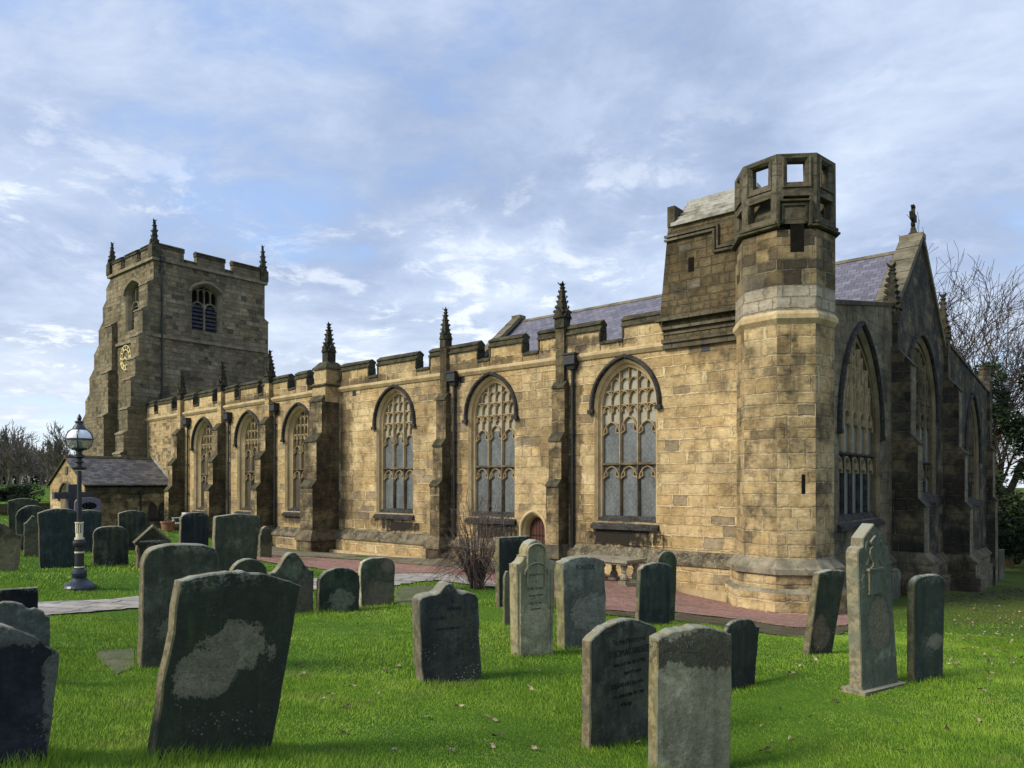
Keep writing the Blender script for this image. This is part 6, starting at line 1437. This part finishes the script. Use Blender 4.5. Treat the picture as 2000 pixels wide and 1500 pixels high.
# hedge and low wall on the left
hb_ = [(rng.uniform(-4.5, 4.5), rng.uniform(-.6, .6), rng.uniform(.4, 1.1), 1.1, .8, .7) for k in range(14)]
foliage('clipped_hedge', at(30, 62), hb_, 16000, .10, M['evergreen'], 'dark evergreen hedge beyond the leftmost gravestones', 15, .6, 'hedge', 'hedge_foliage')
pA = at(-30, 50); pB = at(95, 54)
mb = MB(); dv = pB - pA; L_ = dv.length; nn = 14
mb.box(0, L_, -.2, .2, -1.0, .55); mb.box(-.03, L_ + .03, -.26, .26, .551, .68)
o = mb.build('boundary_wall', M['tower']); o.location = pA; o.rotation_euler = (0, 0, math.atan2(dv.y, dv.x)); tag(o, 'low stone boundary wall below the hedge on the far left', 'wall')
# the far wood: one mass of bare trees on the rise beyond the field
rngw = random.Random(77); proto = []
grow(proto, Vector((0, 0, 0)), Vector((0, 0, 1)), 3.4, .2, 0, 5, rngw, .48, .5, .74, (2, 4))
top = max(p.z for _, pts, _ in proto for p in pts); pm = MB()
for lvl, pts, rs in proto: pm.tube([p / top for p in pts], [max(x, .05) / top for x in rs], 3, cap=False)
PV = np.array([tuple(v) for v in pm.v]); PF = np.array([f for f in pm.f]); VV, FF = [], []; off = 0
rs = np.random.RandomState(6)
for i in range(95):
    Y = rs.uniform(140, 230); px = rs.uniform(-250, 175); X = (px - CX) / F * Y; h = rs.uniform(8.5, 12.5) * (Y / 165) * (1.0 if px < 70 else .72); a = rs.uniform(0, 6.28)
    c_, s_ = math.cos(a), math.sin(a); w_ = h * 1.15
    V = np.stack([X + (PV[:, 0] * c_ - PV[:, 1] * s_) * w_, Y + (PV[:, 0] * s_ + PV[:, 1] * c_) * w_, gz(X, Y) + PV[:, 2] * h], 1); VV.append(V); FF.append(PF + off); off += len(V)
VV = np.concatenate(VV); FF = np.concatenate(FF); me = bpy.data.meshes.new('far_wood'); me.vertices.add(len(VV)); me.vertices.foreach_set('co', VV.ravel())
me.loops.add(FF.size); me.loops.foreach_set('vertex_index', FF.ravel()); me.polygons.add(len(FF)); me.polygons.foreach_set('loop_start', np.arange(0, FF.size, 4)); me.polygons.foreach_set('loop_total', np.full(len(FF), 4)); me.update()
M['far_twig'] = plain('far_wood_bark', (.14, .115, .10), (.20, .165, .145), .2, .95, .1, 0); me.materials.append(M['far_twig'])
o = bpy.data.objects.new('far_wood', me); COL.objects.link(o); tag(o, kind='stuff')
fb = [(x, rng.uniform(-6, 6), 3.6 + 1.6 * math.sin(x * .4), 4.5, 4, 3.4 + math.sin(x)) for x in np.linspace(-50, 8, 26)]
o = foliage('conifer_belt', at(-60, 215), [(x * 1.2 + 12, y, z, rx, ry, rz) for x, y, z, rx, ry, rz in fb], 26000, .55, plain('far_conifer', (.09, .08, .07), (.15, .13, .115), .2, .95, .1, 0), 'dark belt of conifers filling the wood on the left skyline', 33, 3.0)
for ch in list(o.children):
    if ch.name.startswith('crown'): ch.parent = None; ch.location = o.location; ch.name = 'far_conifers'; tag(ch, kind='stuff')
    else: bpy.data.objects.remove(ch)
bpy.data.objects.remove(o)

# ---------------------------------------------------------------- grass, fallen leaves
from itertools import chain
def in_poly(P, poly):
    x, y = P[:, 0], P[:, 1]; c = np.zeros(len(P), bool); n = len(poly); j = n - 1
    for i in range(n):
        xi, yi = poly[i]; xj, yj = poly[j]; t = ((yi > y) != (yj > y)) & (x < (xj - xi) * (y - yi) / (yj - yi + 1e-12) + xi); c ^= t; j = i
    return c
CH = np.array([WXY(u, v) for u, v in ((-41, -.3), (uE + 1.2, -.9), (uE + 2.0, 32), (-41, 32))])
TR = np.array([WXY(tu + 2.1 * math.cos(k * .785), tv + 2.1 * math.sin(k * .785)) for k in range(8)])
PO = np.array([WXY(u, v) for u, v in ((upw - .2, vf - .2), (up + .2, vf - .2), (up + .2, 0), (upw - .2, 0))])
def blades(n, y0, y1, hmean, wid, seed):
    rs = np.random.RandomState(seed); Y = np.sqrt(rs.uniform(y0 * y0, y1 * y1, n)); r = rs.uniform(-.74, .74, n); X = r * Y; P = np.stack([X, Y], 1)
    keep = np.ones(n, bool)
    Pj = P + rs.normal(0, .055, P.shape)
    for poly in EXCL: keep &= ~in_poly(Pj, poly)
    for poly in (CH, TR, PO): keep &= ~in_poly(P, poly)
    # thinner where the turf is mossy beside the path
    s_ = np.clip((X * .62 + Y * .52 - 13.6) / 6.0, 0, 1) * np.clip((X - 1.5) / 3.5, 0, 1); keep &= rs.uniform(0, 1, n) > s_ * .72
    P = P[keep]; k = len(P); s_ = s_[keep]
    tuft = .72 + .5 * (np.sin(P[:, 0] * 3.1 + 1.7 * np.sin(P[:, 1] * 2.3)) * np.sin(P[:, 1] * 2.7 + 1.3 * np.sin(P[:, 0] * 1.9)) * .5 + .5)
    near = np.full(k, 9.0)
    for st in STONES.values():
        c = st['P']; dd = np.array([math.cos(GROT), math.sin(GROT)]); t = np.clip((P - np.array(c[:2])) @ dd, 0, max(st['w'], .1)); q = np.array(c[:2]) + t[:, None] * dd; near = np.minimum(near, np.hypot(*(P - q).T))
    tuft = tuft * (.55 + .9 * np.clip(.5 + .9 * np.sin(P[:, 0] * .9 + 2 * np.sin(P[:, 1] * .55)) * np.sin(P[:, 1] * 1.15 + 1.4 * np.sin(P[:, 0] * .7)), 0, 1))
    h = hmean * tuft * rs.uniform(.55, 1.35, k) * (1 - .45 * s_) * (1 + 2.2 * np.exp(-(near / .17) ** 2) * rs.uniform(.2, 1, k)); a = rs.uniform(0, 6.28, k); le = rs.uniform(.25, 1.0, k) * h
    la = 2.2 + .9 * np.sin(P[:, 0] * .8) + rs.normal(0, .9, k)
    z = gz(P[:, 0], P[:, 1]) - .004; w_ = wid * rs.uniform(.6, 1.3, k)
    b0 = np.stack([P[:, 0] - np.cos(a) * w_, P[:, 1] - np.sin(a) * w_, z], 1); b1 = np.stack([P[:, 0] + np.cos(a) * w_, P[:, 1] + np.sin(a) * w_, z], 1)
    tp = np.stack([P[:, 0] + np.cos(la) * le, P[:, 1] + np.sin(la) * le, z + h], 1)
    return np.stack([b0, b1, tp], 1).reshape(-1, 3)
BV = np.concatenate([blades(260000, 4.6, 9.5, .030, .0030, 1), blades(210000, 9.5, 16, .034, .0046, 2), blades(150000, 16, 34, .045, .010, 3), blades(40000, 34, 70, .06, .03, 4)])
k = len(BV) // 3; me = bpy.data.meshes.new('grass'); me.vertices.add(len(BV)); me.vertices.foreach_set('co', BV.ravel()); me.loops.add(len(BV)); me.loops.foreach_set('vertex_index', np.arange(len(BV)))
me.polygons.add(k); me.polygons.foreach_set('loop_start', np.arange(0, 3 * k, 3)); me.polygons.foreach_set('loop_total', np.full(k, 3)); me.update()
m, t, b = new_mat('grass_blade', .75, .15); p = t.geo(); n1 = t.mr(t.noise(p, .55, 5, .62), .3, .7, .25, .75); n2 = t.mr(t.noise(p, 3.2, 4, .65), .3, .7, .25, .75); n3 = t.noise(p, 60.0, 2)
c = t.ramp(t.m('ADD', t.m('MULTIPLY', n1, .5), t.m('MULTIPLY', n2, .5)), [(.30, (.080, .165, .012)), (.5, (.155, .265, .020)), (.68, (.265, .37, .05))])
c = t.mix(t.mr(n3, .56, .72, 0, .5), c, (.27, .28, .09, 1)); c = t.mix(t.mr(t.noise(p, 1.4, 6, .7), .53, .66, 0, .55, True), c, (.185, .20, .055, 1))
x, y, z = t.sep(p); s_ = t.m('SUBTRACT', t.m('ADD', t.m('MULTIPLY', x, .62), t.m('MULTIPLY', y, .52)), 13.0)
c = t.mix(t.m('MULTIPLY', t.m('MULTIPLY', t.mr(s_, 0, 6, 0, .7, True), t.mr(x, 1.5, 5, 0, 1)), t.mr(n2, .35, .6, .3, 1)), c, (.11, .115, .025, 1)); t.put(b.inputs['Base Color'], c)
b.inputs['Subsurface Weight'].default_value = 0.0
me.materials.append(m); o = bpy.data.objects.new('grass', me); COL.objects.link(o); tag(o, kind='stuff')
# fallen leaves lying singly on the lawn
M['leaf'] = plain('dead_leaf', (.20, .14, .08), (.42, .36, .25), 3, .8, .2, .002); M['leaf_dark'] = plain('dark_dead_leaf', (.035, .028, .02), (.08, .06, .035), 3, .8, .2, .002)
def leaf_mesh(sd, mat):
    rg_ = random.Random(sd); mb = MB(); pts = []
    for k in range(10):
        a = k * .6283; r_ = .5 * (.75 + .35 * math.cos(2 * a)) * rg_.uniform(.7, 1.15); pts.append((r_ * math.cos(a), r_ * .7 * math.sin(a), .12 * math.sin(2 * a) + rg_.uniform(0, .12)))
    for i in range(10): mb.face([(0, 0, .02), pts[i], pts[(i + 1) % 10]])
    mb.tube([(.3, 0, .05), (.75, .1, .1)], .02, 4); return mb.build('fallen_leaf', mat)
LM = [leaf_mesh(i, M['leaf'] if i % 3 else M['leaf_dark']) for i in range(6)]
rg_ = random.Random(21)
spots = [(583, 1303), (720, 1374), (1035, 1347), (1095, 1322), (776, 1305), (1545, 1318), (1628, 1372), (1800, 1427), (1508, 1452), (1520, 1388), (590, 1320), (700, 1222), (1885, 1270), (1930, 1330), (1470, 1280), (1560, 1270), (1870, 1305), (1210, 1345)]
for i in range(150):
    spots.append((rg_.uniform(1780, 2000), rg_.uniform(1185, 1300)) if i < 105 else (rg_.uniform(620, 2000), rg_.uniform(1240, 1480)))
used = set()
for i, sp in enumerate(spots):
    src = LM[i % 6]; o = src if (i % 6) not in used else src.copy()
    if (i % 6) in used: COL.objects.link(o)
    used.add(i % 6); p_ = hit(*sp); o.location = (p_.x, p_.y, p_.z + .03); sc = rg_.uniform(.06, .125); o.scale = (sc, sc, sc); o.rotation_euler = (rg_.uniform(-.5, .5), rg_.uniform(-.5, .5), rg_.uniform(0, 6.28))
    tag(o, 'curled dead leaf lying on the churchyard grass', 'leaf', 'dead leaves scattered on the lawn')
# leaf litter along the foot of the east wall
rs = np.random.RandomState(12); mb = MB()
for i in range(900):
    v_ = rs.uniform(4, 29); u_ = uE + 1.0 + abs(rs.normal(0, 1.2)) + .5; X, Y = WXY(u_, v_); z_ = gz(X, Y) + .03; a = rs.uniform(0, 6.28); s_ = rs.uniform(.04, .09)
    mb.face([(X + s_ * math.cos(a), Y + s_ * math.sin(a), z_ + rs.uniform(0, .04)), (X + s_ * math.cos(a + 2.2), Y + s_ * math.sin(a + 2.2), z_), (X + s_ * math.cos(a + 4.1), Y + s_ * math.sin(a + 4.1), z_ + rs.uniform(0, .04))])
o = mb.build('leaf_litter', M['leaf_dark']); tag(o, kind='stuff')
